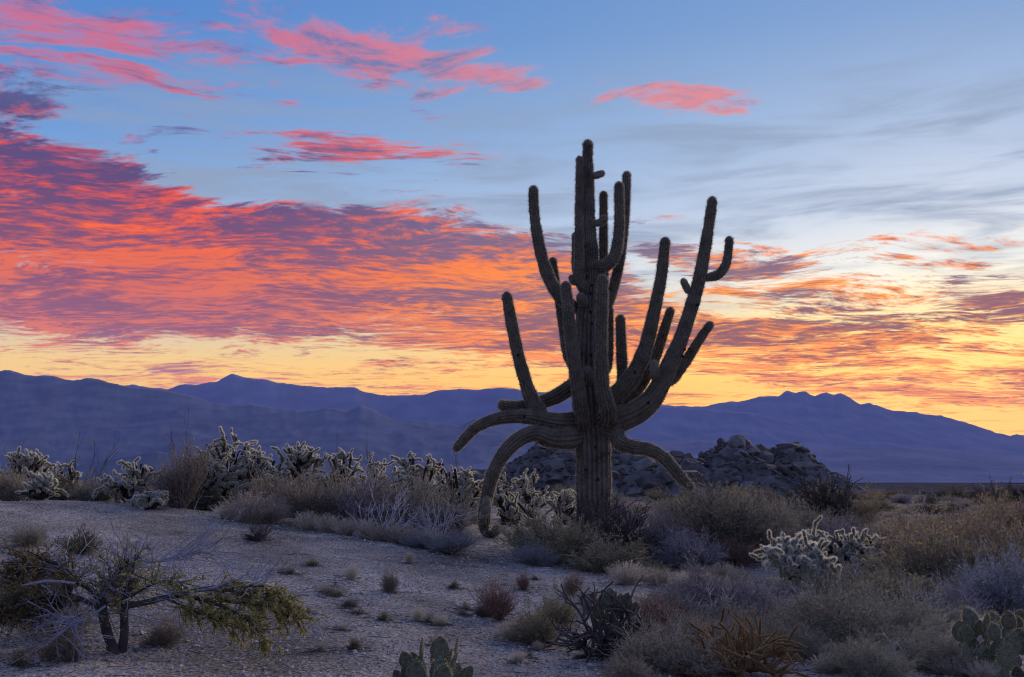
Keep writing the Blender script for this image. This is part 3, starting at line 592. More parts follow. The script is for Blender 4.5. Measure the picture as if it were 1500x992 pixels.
def shrub(seed, n0=60, n1=300, n2=700, nl=0, spread=1.1, wander=.12, g=.08, r=.008, l1=.35, l2=.18, ll=.03, lw=.008, K=6, base=.05, vary=.25, ang=.8, w1=.14, thin=.35, up=0.):
    rng = np.random.default_rng(seed); th = spread * np.sqrt(rng.random(n0)); ph = rng.uniform(0, 6.283, n0)
    d = np.stack([np.sin(th) * np.cos(ph), np.sin(th) * np.sin(ph), np.cos(th)], 1)
    b = np.stack([np.cos(ph), np.sin(ph), ph * 0], 1) * base * rng.random(n0)[:, None]
    p0 = rng.uniform(0, 6.28, 3); lop = 1 + .26 * np.cos(ph - p0[0]) + .16 * np.cos(2 * ph - p0[1]) + .12 * np.cos(5 * ph - p0[2])
    P0 = grow(rng, b, d, lop * rng.uniform(1 - vary * 1.7, 1 + vary * .5, n0), K, wander, g); parts = [P0]
    tw = [tubes(P0, taper(P0, r, r * thin))]; last = P0
    if n1: P1 = spawn(rng, P0, n1, .25, .95, l1, 3, ang, w1, g); tw.append(tubes(P1, taper(P1, r * .62, r * .4))); last = P1; parts.append(P1)
    if n2: P2 = spawn(rng, P1, n2, .2, 1, l2, 2, ang, w1, g); tw.append(tubes(P2, taper(P2, r * .5, r * .32))); last = P2; parts.append(P2)
    V_, q = join(tw); lv = None
    if nl: lv = leaves(rng, last, nl, ll * 1.15, lw * 1.45, .1, up)
    allp = V_; zs = np.percentile(allp[:, 2], 98.5); rs = np.percentile(np.hypot(allp[:, 0], allp[:, 1]), 97)
    sc = np.array([.5 / rs, .5 / rs, 1 / zs]); V_ = V_ * sc
    V_[:, 2] = np.maximum(V_[:, 2], -.03)
    if lv: lv = (lv[0] * sc, lv[1]); lv[0][:, 2] = np.maximum(lv[0][:, 2], .0)
    return (V_, q), lv
TW_GREY = Mat('twig_grey_brown', (0.125, 0.108, 0.085), (0.57, 0.495, 0.39), scale=26, vary=.25, trans=.15)
TW_PURP = Mat('twig_purple_grey', (0.150, 0.130, 0.130), (0.62, 0.55, 0.57), scale=26, vary=.2, trans=.15)
TW_DARK = Mat('twig_dark', (.045, .039, .039), (.095, .08, .076), scale=5, vary=.2)
TW_RUST = Mat('twig_rust', (0.13, 0.082, 0.063), (0.48, 0.31, 0.25), scale=26, vary=.2, trans=.15)
TW_BLUE = Mat('twig_blue_grey', (0.13, 0.135, 0.14), (0.52, 0.53, 0.56), scale=26, vary=.15, trans=.15)
TW_PALE = Mat('twig_pale_dead', (.26, .25, .27), (.60, .58, .60), scale=14, vary=.2)
STRAW = Mat('dry_grass', (.36, .31, .24), (.82, .74, .60), scale=30, vary=.2, trans=.4)
LF_OLIVE = Mat('leaf_olive', (0.10, 0.095, 0.042), (0.44, 0.40, 0.19), scale=26, vary=.25, trans=.4)
LF_GREEN = Mat('leaf_grey_green', (0.105, 0.12, 0.065), (0.45, 0.48, 0.29), scale=26, vary=.2, trans=.4)
LF_GOLD = Mat('leaf_golden', (0.183, 0.130, 0.048), (0.773, 0.569, 0.227), scale=26, vary=.25, trans=.45)
LF_BLUE = Mat('leaf_blue_grey', (0.13, 0.135, 0.135), (0.50, 0.51, 0.52), scale=26, vary=.2, trans=.3)
LF_YEL = Mat('leaf_yellow_green', (0.135, 0.120, 0.039), (0.615, 0.534, 0.205), scale=26, vary=.2, trans=.45)
LF_RUST = Mat('leaf_rust', (0.193, 0.096, 0.043), (0.773, 0.410, 0.194), scale=26, vary=.2, trans=.4)
LF_PURP = Mat('leaf_dusty_grey', (0.17, 0.15, 0.13), (0.70, 0.62, 0.56), scale=26, vary=.2, trans=.35)
KIND = {
 'broom': (dict(n0=650, n1=1200, n2=0, spread=.62, wander=.05, g=.05, r=.006, l1=.38, base=.10, ang=.28, w1=.05, vary=.35), TW_GREY, None),
 'twiggy': (dict(n0=110, n1=1000, n2=3200, spread=1.25, wander=.14, g=.05, r=.010, l1=.42, l2=.2, nl=2500, ll=.026, lw=.006), TW_PURP, LF_PURP),
 'brush': (dict(n0=110, n1=1000, n2=3000, spread=1.25, wander=.14, g=.05, r=.010, l1=.42, l2=.2, nl=2400, ll=.028, lw=.007), TW_GREY, LF_OLIVE),
 'rusty': (dict(n0=80, n1=520, n2=1200, spread=1.0, wander=.10, g=.06, r=.011, l1=.36, l2=.18, nl=500, ll=.025, lw=.006), TW_RUST, LF_RUST),
 'olive': (dict(n0=150, n1=1100, n2=2400, nl=10000, spread=1.25, wander=.09, g=.06, r=.008, l1=.32, l2=.14, ll=.034, lw=.008, ang=.6, up=.5), TW_GREY, LF_OLIVE),
 'creosote': (dict(n0=200, n1=1600, n2=4000, nl=15000, spread=1.05, wander=.08, g=.05, r=.006, l1=.36, l2=.15, ll=.022, lw=.005, ang=.45, up=.5), TW_GREY, LF_GREEN),
 'golden': (dict(n0=100, n1=1100, n2=3400, nl=13000, spread=1.2, wander=.11, g=.05, r=.008, l1=.40, l2=.18, ll=.022, lw=.007, ang=.7), TW_GREY, LF_GOLD),
 'greyfine': (dict(n0=150, n1=1400, n2=4000, nl=9000, spread=1.35, wander=.13, g=.02, r=.006, l1=.40, l2=.18, ll=.02, lw=.006, ang=.8), TW_GREY, LF_GREEN),
 'bluefine': (dict(n0=180, n1=1200, n2=2800, nl=6000, spread=1.25, wander=.08, g=.05, r=.007, l1=.34, l2=.15, ll=.026, lw=.006, ang=.5), TW_BLUE, LF_BLUE),
 'sparse': (dict(n0=11, n1=34, n2=50, nl=60, spread=.8, wander=.10, g=.03, r=.009, l1=.36, l2=.16, ll=.04, lw=.012, ang=.75, vary=.4), TW_DARK, LF_OLIVE),
 'skeleton': (dict(n0=60, n1=320, n2=650, nl=0, spread=1.3, wander=.24, g=.04, r=.016, l1=.42, l2=.2, ang=1.0, w1=.3, thin=.5), TW_DARK, None),
 'palewood': (dict(n0=12, n1=60, n2=170, nl=0, spread=1.25, wander=.16, g=.01, r=.013, l1=.5, l2=.24, ang=.8, w1=.15, thin=.45, vary=.5), TW_PALE, None),
 'dark': (dict(n0=80, n1=600, n2=900, nl=4200, spread=1.3, wander=.12, g=.03, r=.010, l1=.36, l2=.18, ll=.04, lw=.012), TW_DARK, LF_OLIVE),
 'tree': (dict(n0=12, n1=130, n2=900, nl=2600, spread=.95, wander=.16, g=.03, r=.022, l1=.52, l2=.26, ll=.026, lw=.008, ang=.8, w1=.16), TW_DARK, LF_OLIVE),
}
PLACED = []
PROTO = {}
for kn, (kw, tm, lm) in KIND.items():
    PROTO[kn] = []
    for v in range(3 if kn in ('twiggy', 'brush') else 2):
        (V_, q), lv = shrub(hash_ := (sum(map(ord, kn)) * 7 + v), **kw)
        a = mkmesh(kn + '_stems', V_, [(q, 0)], tm); b = mkmesh(kn + '_leaves', lv[0], [(lv[1], 0)], lm, False) if lv else None
        PROTO[kn].append((a, b))
def grass_proto(seed, n=300, seed_heads=True):
    rng = np.random.default_rng(seed); th = .75 * rng.random(n) ** .8; ph = rng.uniform(0, 6.283, n); d = np.stack([np.sin(th) * np.cos(ph), np.sin(th) * np.sin(ph), np.cos(th)], 1)
    b = np.stack([np.cos(ph), np.sin(ph), ph * 0], 1) * .16 * np.sqrt(rng.random(n))[:, None]; L = rng.uniform(.45, 1.1, n)
    P = grow(rng, b, d, L, 5, .08, -.07); V_, q = tubes(P, taper(P, .012, .005)); parts = [(V_, q)]
    hd = leaves(rng, P, 500, .10, .010, .75, .4); parts.append(hd)
    V_, q = join(parts); zs = np.percentile(V_[:, 2], 98); rs = np.percentile(np.hypot(V_[:, 0], V_[:, 1]), 97)
    return mkmesh('grass_tuft', V_ * [.5 / rs, .5 / rs, 1 / zs], [(q, 0)], STRAW, False)
GRASS = [grass_proto(i + 50) for i in range(3)]
RNG = np.random.default_rng(77); random.seed(5)
NAMES = dict(broom='broom_shrub', twiggy='twiggy_shrub', brush='brush_shrub', rusty='rust_twig_shrub', olive='leafy_shrub', creosote='creosote_bush', golden='golden_shrub', greyfine='fine_branched_shrub',
             bluefine='blue_grey_shrub', sparse='sparse_twig_shrub', skeleton='dead_cholla', dark='dark_shrub', palewood='dead_shrub', tree='mesquite_tree', grass='grass_tuft')
CATS = dict(skeleton='dead cactus', tree='tree', grass='grass tuft')
def place(kind, px, base, top, wpx, label, group=None, Y=None, sink=.02):
    x, y, z = ground_at(px, base) if Y is None else at_ground(px, Y)
    h = max(at(px, top, y)[2] - z, .06); w = wpx * y / F
    if y < 22: PLACED.append((x, y, w))
    rz = RNG.uniform(0, 6.28); nm = NAMES[kind]; cat = CATS.get(kind, 'shrub')
    if kind == 'grass':
        o = mobj(nm, GRASS[RNG.integers(3)]); o.location = (x, y, z - sink); o.scale = (w, w, h); o.rotation_euler = (0, 0, rz); return tag(o, label, cat, group)
    a, b = PROTO[kind][RNG.integers(len(PROTO[kind]))]
    root = empty(nm, (x, y, z - sink)); root.scale = (w, w, h); root.rotation_euler = (RNG.normal() * .05, RNG.normal() * .05, rz)
    if kind == 'tree': mobj('trunk', a, root); mobj('crown', b, root)
    else:
        mobj('stems', a, root)
        if b: mobj('leaves', b, root)
    return tag(root, label, cat, group)

# ------------------------------------------------------------------ teddy-bear chollas
M_CH = Mat('cholla_joint_skin', (.05, .055, .04), (.10, .105, .075), scale=8, rough=.8)
M_CHS = Mat('cholla_spines', (.70, .66, .54), (.88, .85, .74), scale=8, rough=.5, trans=.55, vary=.12)
M_CHT = Mat('cholla_bark', (.022, .019, .017), (.055, .046, .04), scale=9, rough=1, bump=.02, bscale=30, vary=.2)
def capsule(L, r, ns=8, nr=7):
    z = np.concatenate([[0], np.linspace(.08, .86, nr - 3) , [.96, 1.0]]) * L; rad = r * np.concatenate([[.45], np.interp(np.linspace(0, 1, nr - 3), [0, .3, .7, 1], [.8, 1, 1, .85]), [.5, .06]])
    ph = np.arange(ns) / ns * 6.2832
    V_ = np.stack([rad[:, None] * np.cos(ph), rad[:, None] * np.sin(ph), np.broadcast_to(z[:, None], (len(z), ns))], -1).reshape(-1, 3)
    i = np.arange(len(z) - 1)[:, None] * ns; j = np.arange(ns)[None]; j2 = (j + 1) % ns
    return V_, np.stack([i + j, i + j2, i + ns + j2, i + ns + j], -1).reshape(-1, 4), z, rad
def joint_mesh(seed, L=.19, r=.021, n=380, sl=.026, sw=.0016, mats=None, name='joint'):
    rng = np.random.default_rng(seed); V_, q, z, rad = capsule(L, r)
    V_[:, 0] += .018 * np.sin(V_[:, 2] / L * 2.4 + seed)
    t = rng.random(n); zz = t * L; rr = np.interp(zz, z, rad); ph = rng.uniform(0, 6.283, n)
    c = np.stack([rr * np.cos(ph) + .018 * np.sin(t * 2.4 + seed), rr * np.sin(ph), zz], 1)
    d = np.stack([np.cos(ph), np.sin(ph), (t - .35) * 1.1 * (t > .35)], 1) + rng.normal(size=(n, 3)) * .45; d = unit(d)
    k = t > .9; d[k] = unit(d[k] + [0, 0, 1.2])
    sd = unit(np.cross(d, rng.normal(size=(n, 3)))); l = sl * rng.uniform(.55, 1.25, n)[:, None]
    SV = np.stack([c - sd * sw, c + sd * sw, c + d * l], 1).reshape(-1, 3); tri = np.arange(len(SV)).reshape(-1, 3) + len(V_)
    return mkmesh(name, np.concatenate([V_, SV]), [(q, 0), (tri, 1)], mats or [M_CH, M_CHS], True)
JL = (.085, .12, .145, .10)
JOINTS = [joint_mesh(i, L=JL[i], r=.020, n=420, sl=.024, sw=.0017) for i in range(4)]
def rot_to(d, rng):
    return Vector(d).to_track_quat('Z', 'Y').to_matrix().to_4x4() @ Matrix.Rotation(rng.uniform(0, 6.28), 4, 'Z')
def cholla(px, Y, top, wpx, label, seed, n=130, trunk=.35, group='pale spined chollas', base=None, lean=0.0, jscale=1.12):
    rng = np.random.default_rng(seed)
    if base is not None: x, y, z = ground_at(px, base)
    else: x, y, z = at_ground(px, Y)
    h = at(px, top - (12 if base is None else 0), y)[2] - z; w = wpx * y / F
    root = empty('cholla_cactus', (x, y, z - .03)); nb = 10 + int(w * 6)
    # dark trunk and limbs
    th_ = trunk * h; tr = np.array([[[0, 0, -.05], [lean * .1, 0, th_ * .5], [lean * .2, .02, th_]]])
    tv = [tubes(tr, np.array([[.085, .075, .065]]) * min(1, h / 1.1), 7)]; limbs = []
    for i in range(nb):
        a = i / nb * 6.283 + rng.uniform(-.3, .3); e = rng.uniform(-.1, 1.45); 
        end = np.array([math.cos(a) * math.cos(e) * w * .42, math.sin(a) * math.cos(e) * w * .42, th_ * .8 + (h - th_) * (.15 + .80 * math.sin(e))])
        mid = np.array([end[0] * .5, end[1] * .5, th_ + (end[2] - th_) * .35]) + rng.normal(size=3) * .05
        L_ = np.array([tr[0, 2 if rng.random() < .7 else 1], mid, end]); pts = np.array([L_[0], (L_[0] + L_[1]) / 2 + rng.normal(size=3) * .02, L_[1], (L_[1] + L_[2]) / 2 + rng.normal(size=3) * .02, L_[2]]); limbs.append(pts)
    limbs = np.array(limbs); tv.append(tubes(limbs, np.broadcast_to(np.array([.045, .04, .036, .03, .026])[None], limbs.shape[:2]), 6))
    V_, q = join(tv); mobj('trunk', mkmesh('cholla_trunk', V_, [(q, 0)], M_CHT), root)
    for i in range(n):
        l = limbs[rng.integers(nb)]; t = 1 + 3 * rng.random() ** .55; k = min(int(t), 3); f = t - k; b = l[k] * (1 - f) + l[k + 1] * f
        out = unit(np.array([b[0], b[1], max(b[2] - th_ * .9, .0) * 1.2 + .05])); d = unit(out * .55 + rng.normal(size=3) * .8 + [0, 0, .02])
        if rng.random() < .12: d = unit(d * [1, 1, -.6])
        s = rng.uniform(.8, 1.2) * jscale; m = rng.integers(4)
        for c in range(2 + (rng.random() < .3)):
            o = mobj('joint', JOINTS[m], root); o.matrix_local = Matrix.Translation(b) @ rot_to(d, rng) @ Matrix.Scale(s, 4)
            b = b + d * s * JL[m] * .88; d = unit(d + rng.normal(size=3) * .75 + [0, 0, .0]); m = rng.integers(4); s *= .92
    return tag(root, label, 'cholla cactus', group)
cholla(548, 20.6, 674, 74, 'cholla wedged between the narrow pointed cholla and the dense greenish cholla', 31, 80, .35)
cholla(640, 20.8, 676, 84, 'cholla standing just behind the loose sprawling cholla', 32, 85, .35)
cholla(300, 19.4, 668, 76, 'cholla half hidden behind the tall broom shrub', 33, 80, .3)
cholla(368, 19.6, 668, 80, 'cholla at the side of the tallest cholla above the feathery grass', 34, 85, .35)
cholla(95, 20.5, 683, 60, 'cholla deep behind the brown-leaved shrub on the crest', 35, 60, .3)
cholla(38, 19, 667, 105, 'low spreading pale cholla on the mound crest beside a bare leggy twig shrub', 1, 110, .25)
cholla(196, 18.3, 683, 100, 'pale rounded cholla on the mound crest touching the tall broom shrub', 2, 110, .22)
cholla(335, 20, 636, 150, 'tallest and widest pale cholla, rising right behind the tall broom shrub', 3, 132, .35)
cholla(437, 20.6, 647, 86, 'tree-shaped cholla with an exposed dark trunk under a domed crown', 4, 100, .52)
cholla(402, 20.3, 672, 40, 'small bare-limbed cholla leaning against the tree-shaped cholla', 14, 26, .5, lean=-1)
cholla(498, 21, 662, 88, 'narrow pointed cholla half hidden by grey upright brush', 5, 90, .4)
cholla(612, 20, 668, 120, 'dense greenish cholla above a grey-purple twig thicket', 6, 125, .35)
cholla(672, 19.4, 686, 95, 'loose sprawling cholla whose joints reach the drooping saguaro arm', 7, 95, .3)
cholla(778, 26, 697, 78, 'bright whitish cholla with a bare dark trunk between drooping saguaro arm and saguaro trunk', 8, 110, .4, jscale=1.1)
cholla(738, 25, 706, 38, 'small whitish cholla joined beside the drooping saguaro arm', 18, 34, .45)
cholla(828, 23, 731, 56, 'little pale cholla pressed against the foot of the saguaro trunk', 9, 55, .25)
cholla(748, 21.5, 742, 40, 'flat low cholla lying behind the tip of the drooping saguaro arm', 19, 30, .2)
cholla(1166, 0, 786, 125, 'silver-edged cholla with stout dark legs standing among purple-grey twigs', 10, 132, .55, base=872)
cholla(1250, 0, 774, 130, 'silver-edged cholla sprawling low beside the golden shrubs', 11, 110, .3, base=838)
cholla(1195, 0, 777, 60, 'small upright silver cholla behind the stout-legged cholla', 12, 45, .4, base=835)
cholla(60, 17.4, 712, 60, 'very small pale cholla at the foot of the low spreading cholla', 15, 34, .15)
cholla(222, 17.0, 728, 50, 'very small pale cholla at the foot of the tall broom shrub', 16, 30, .15)

# ------------------------------------------------------------------ prickly pears
M_PAD = Mat('prickly_pear_pad', (.06, .072, .045), (.15, .16, .10), scale=9, rough=.65, bump=.003, bscale=50, vary=.2)
M_PSP = Mat('prickly_pear_spines', (.48, .39, .22), (.66, .57, .40), scale=8, rough=.5, trans=.5)
M_PST = Mat('old_pad_stem', (.05, .045, .04), (.11, .10, .09), scale=6, rough=1, bump=.01)
def pad_mesh(seed):
    rng = np.random.default_rng(seed); n, m = 13, 18; t = np.linspace(0, 1, n); w = .5 * .78 * np.sin(np.pi * np.clip(t, 0.03, .985) ** .80) ** .62; w[0] = .07; w[-1] = .03
    ph = np.arange(m) / m * 6.2832; th = .075 * np.sin(np.pi * np.clip(t, .06, .97)) ** .5 + .01
    V_ = np.stack([w[:, None] * np.cos(ph), th[:, None] * np.sin(ph) + .05 * np.sin(t * 3.)[:, None], np.broadcast_to(t[:, None], (n, m))], -1).reshape(-1, 3)
    i = np.arange(n - 1)[:, None] * m; j = np.arange(m)[None]; j2 = (j + 1) % m; q = np.stack([i + j, i + j2, i + m + j2, i + m + j], -1).reshape(-1, 4)
    C = []; N = []
    for a in np.arange(.1, .98, .1):
        ww = np.interp(a, t, w); tt = np.interp(a, t, th); k = max(2, int(ww * 12))
        for s in np.linspace(-1, 1, k) + rng.uniform(-.05, .05, k):
            s = float(np.clip(s, -1, 1))
            for side in (-1, 1):
                C.append((ww * s, side * tt * math.sqrt(max(0, 1 - s * s)) + .05 * math.sin(a * 3), a)); N.append((s * 1.2, side * 1.0, (a - .4) * .9))
    for a in np.linspace(0.02, np.pi - .02, 14): C.append((.39 * math.cos(a) * .9, .05 * math.sin(2.4), .55 + .45 * math.sin(a))); N.append((math.cos(a), 0, math.sin(a)))
    C = np.repeat(np.array(C), 4, 0); N = np.repeat(np.array(N), 4, 0); d = unit(unit(N) + rng.normal(size=C.shape) * .4); sd = unit(np.cross(d, rng.normal(size=C.shape))); l = .12 * rng.uniform(.4, 1.2, len(C))[:, None]
    SV = np.stack([C - sd * .007, C + sd * .007, C + d * l], 1).reshape(-1, 3); tri = np.arange(len(SV)).reshape(-1, 3) + len(V_)
    return mkmesh('pad', V_, [(q, 0)], M_PAD), mkmesh('pad_spines', SV, [(tri - len(V_), 0)], M_PSP, False)
PADS = [pad_mesh(i) for i in range(3)]
def pear(px, base, pads, note, seed, stems=0):
    """pads: (px, py of its foot, length px, width/length, lean degrees, turn degrees, depth offset)"""
    rng = np.random.default_rng(seed); x, y, z = ground_at(px, min(base, 990))
    if base > 990:
        y2 = y - (base - 990) * .012; x = x * y2 / y; y = y2; z = float(hgt(x, y))
    root = empty('prickly_pear', (x, y, z)); O = np.array([x, y, z])
    for k, (a, b, L, wr, lean, turn, dd) in enumerate(pads):
        L = L * (.76 if seed < 23 else 1.0)
        p = at(a, b, y + dd) - O; L = L * y / F
        o = mobj('pad', PADS[k % 3][0], root); tag(mobj('spines', PADS[k % 3][1], o), kind='stuff'); o.location = p; o.scale = (L * wr / .78, L * .8, L)
        o.rotation_euler = Euler((rng.uniform(-.25, .25), math.radians(lean), math.radians(turn)), 'XYZ')
    if stems:
        P = grow(rng, np.tile([[0, 0, 0.]], (stems, 1)) + rng.normal(size=(stems, 3)) * [.06, .06, 0], unit(rng.normal(size=(stems, 3)) * [1, 1, .5] + [0, 0, .75]), rng.uniform(.3, .62, stems), 7, .28, .02)
        P1 = spawn(rng, P, stems * 4, .3, 1, .26, 5, 1.0, .28, .03); P2 = spawn(rng, P1, stems * 7, .3, 1, .12, 4, 1.0, .25, .02)
        V_, q = join([tubes(P, taper(P, .02, .011), 5), tubes(P1, taper(P1, .012, .007), 5), tubes(P2, taper(P2, .007, .004), 4)]); mobj('dead_branches', mkmesh('dead_branches', V_, [(q, 0)], TW_DARK), root)
    return root
tag(pear(634, 1012, [(600, 1000, 42, .62, -14, 20, .1), (608, 985, 38, .72, -8, -15, .05), (598, 978, 32, .8, -20, 10, .0), (622, 1000, 50, .6, -2, 60, .0), (618, 966, 40, .5, -6, 75, .0), (632, 975, 50, .5, 0, 80, .1), (643, 968, 44, .82, 4, 10, .0), (640, 1000, 46, .8, 3, -20, -.05),
     (655, 998, 54, .45, 22, 70, .0), (668, 965, 42, .42, 6, 82, .05), (662, 1005, 44, .7, 26, 30, .1), (676, 1000, 36, .7, 34, 15, .15), (650, 985, 44, .55, 14, 60, .12), (612, 1005, 46, .75, -10, 0, -.1), (645, 1010, 46, .75, 8, 15, -.12), (590, 1005, 34, .75, -30, -20, .1)],
     'spiny prickly pear standing alone on bare sand at the slope foot', 21), 'spiny prickly pear standing alone on bare sand at the slope foot', 'prickly pear')
tag(pear(885, 962, [(880, 908, 34, .7, -16, 20, .05), (894, 896, 44, .74, 3, 12, 0), (905, 893, 32, .7, 25, 25, .02), (912, 898, 40, .66, 18, -20, .06), (886, 890, 26, .8, -12, 10, .08), (872, 880, 24, .45, -4, 70, .05), (900, 910, 36, .75, 10, 35, .08), (921, 902, 30, .72, 38, 10, .05), (893, 926, 40, .65, 0, 30, .1), (903, 942, 40, .6, 6, 10, .12)],
     'prickly pear with a few green pads perched on blackened dead branches', 22, stems=26), 'prickly pear with a few green pads perched on blackened dead branches', 'prickly pear')
rp = random.Random(9)
tag(pear(1458, 1000, [(1415 + i % 6 * 15 + rp.uniform(-5, 5), 1000 - i // 6 * 19 + rp.uniform(-5, 5), rp.uniform(26, 36), rp.uniform(.7, .92), rp.uniform(-26, 26), rp.uniform(-50, 50), rp.uniform(-.25, .3) + i // 6 * .06) for i in range(30)] +
     [(1436, 930, 22, .85, -6, 10, .2), (1486, 928, 26, .85, 8, -10, .2), (1456, 934, 24, .8, 12, 30, .2), (1418, 945, 30, .7, -12, 0, .15)],
     'broad clump of round-padded prickly pear leaning on the pale boulder', 23), 'broad clump of round-padded prickly pear leaning on the pale boulder', 'prickly pear')

# boulder by the prickly pear
def boulder(px, base, wpx, hpx, label, seed):
    x, y, z = ground_at(px, base); o = mobj('boulder', round_rock(seed, .8)); s = wpx * y / F / 2
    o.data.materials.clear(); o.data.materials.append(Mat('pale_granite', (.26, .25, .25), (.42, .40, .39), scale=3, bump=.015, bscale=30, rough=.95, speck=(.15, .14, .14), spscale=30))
    o.location = (x, y, z + hpx * y / F * .25); o.scale = (s * 1.05, s, hpx * y / F * .8); tag(o, label, 'boulder')
boulder(1448, 948, 78, 46, 'pale rounded granite boulder behind the round-padded prickly pear', 31)

# ------------------------------------------------------------------ orange buckhorn cholla in the foreground
M_BK = Mat('buckhorn_joint', (.10, .075, .035), (.20, .13, .06), scale=7, rough=.85, vary=.3)
M_BKS = Mat('buckhorn_spines', (.36, .20, .09), (.52, .32, .16), scale=7, rough=.6, trans=.4, vary=.25)
BJ = [joint_mesh(60 + i, L=(.22, .30, .26)[i], r=.014, n=230, sl=.016, sw=.0014, mats=[M_BK, M_BKS]) for i in range(3)]
def buckhorn(px, base, top, wpx, label, seed, n):
    rng = np.random.default_rng(seed); x, y, z = ground_at(px, base); h = at(px, top, y)[2] - z; w = wpx * y / F; root = empty('buckhorn_cholla', (x, y, z))
    nb = 13; a = np.arange(nb) / nb * 6.283 + rng.uniform(-.3, .3, nb); e = rng.uniform(.1, 1.2, nb); d = np.stack([np.cos(a) * np.cos(e), np.sin(a) * np.cos(e), np.sin(e)], 1)
    P = grow(rng, np.zeros((nb, 3)) + rng.normal(size=(nb, 3)) * [.05, .05, 0], d, np.full(nb, .5), 6, .18, .02) * [w, w, h * 1.3]
    V_, q = tubes(P, taper(P, .024, .013), 6); mobj('branches', mkmesh('buckhorn_branches', V_, [(q, 0)], M_BK), root)
    for i in range(n):
        l = P[rng.integers(nb)]; k = rng.integers(1, 5); f = rng.random(); b = l[k] * (1 - f) + l[k + 1] * f if k < 5 else l[5]
        d_ = unit(unit(l[k + 1] - l[k]) + rng.normal(size=3) * .7 + [0, 0, .2]); m = rng.integers(3); s = rng.uniform(.45, .85)
        for c in range(2):
            o = mobj('joint', BJ[m], root); o.matrix_local = Matrix.Translation(b) @ rot_to(d_, rng) @ Matrix.Scale(s, 4)
            b = b + d_ * s * (.22, .30, .26)[m] * .93; d_ = unit(d_ + rng.normal(size=3) * .6); m = rng.integers(3); s *= .8
    return tag(root, label, 'cholla cactus')
buckhorn(1085, 985, 908, 150, 'rust and olive coloured cholla sprawling low beside the bare sandy patch', 41, 125)

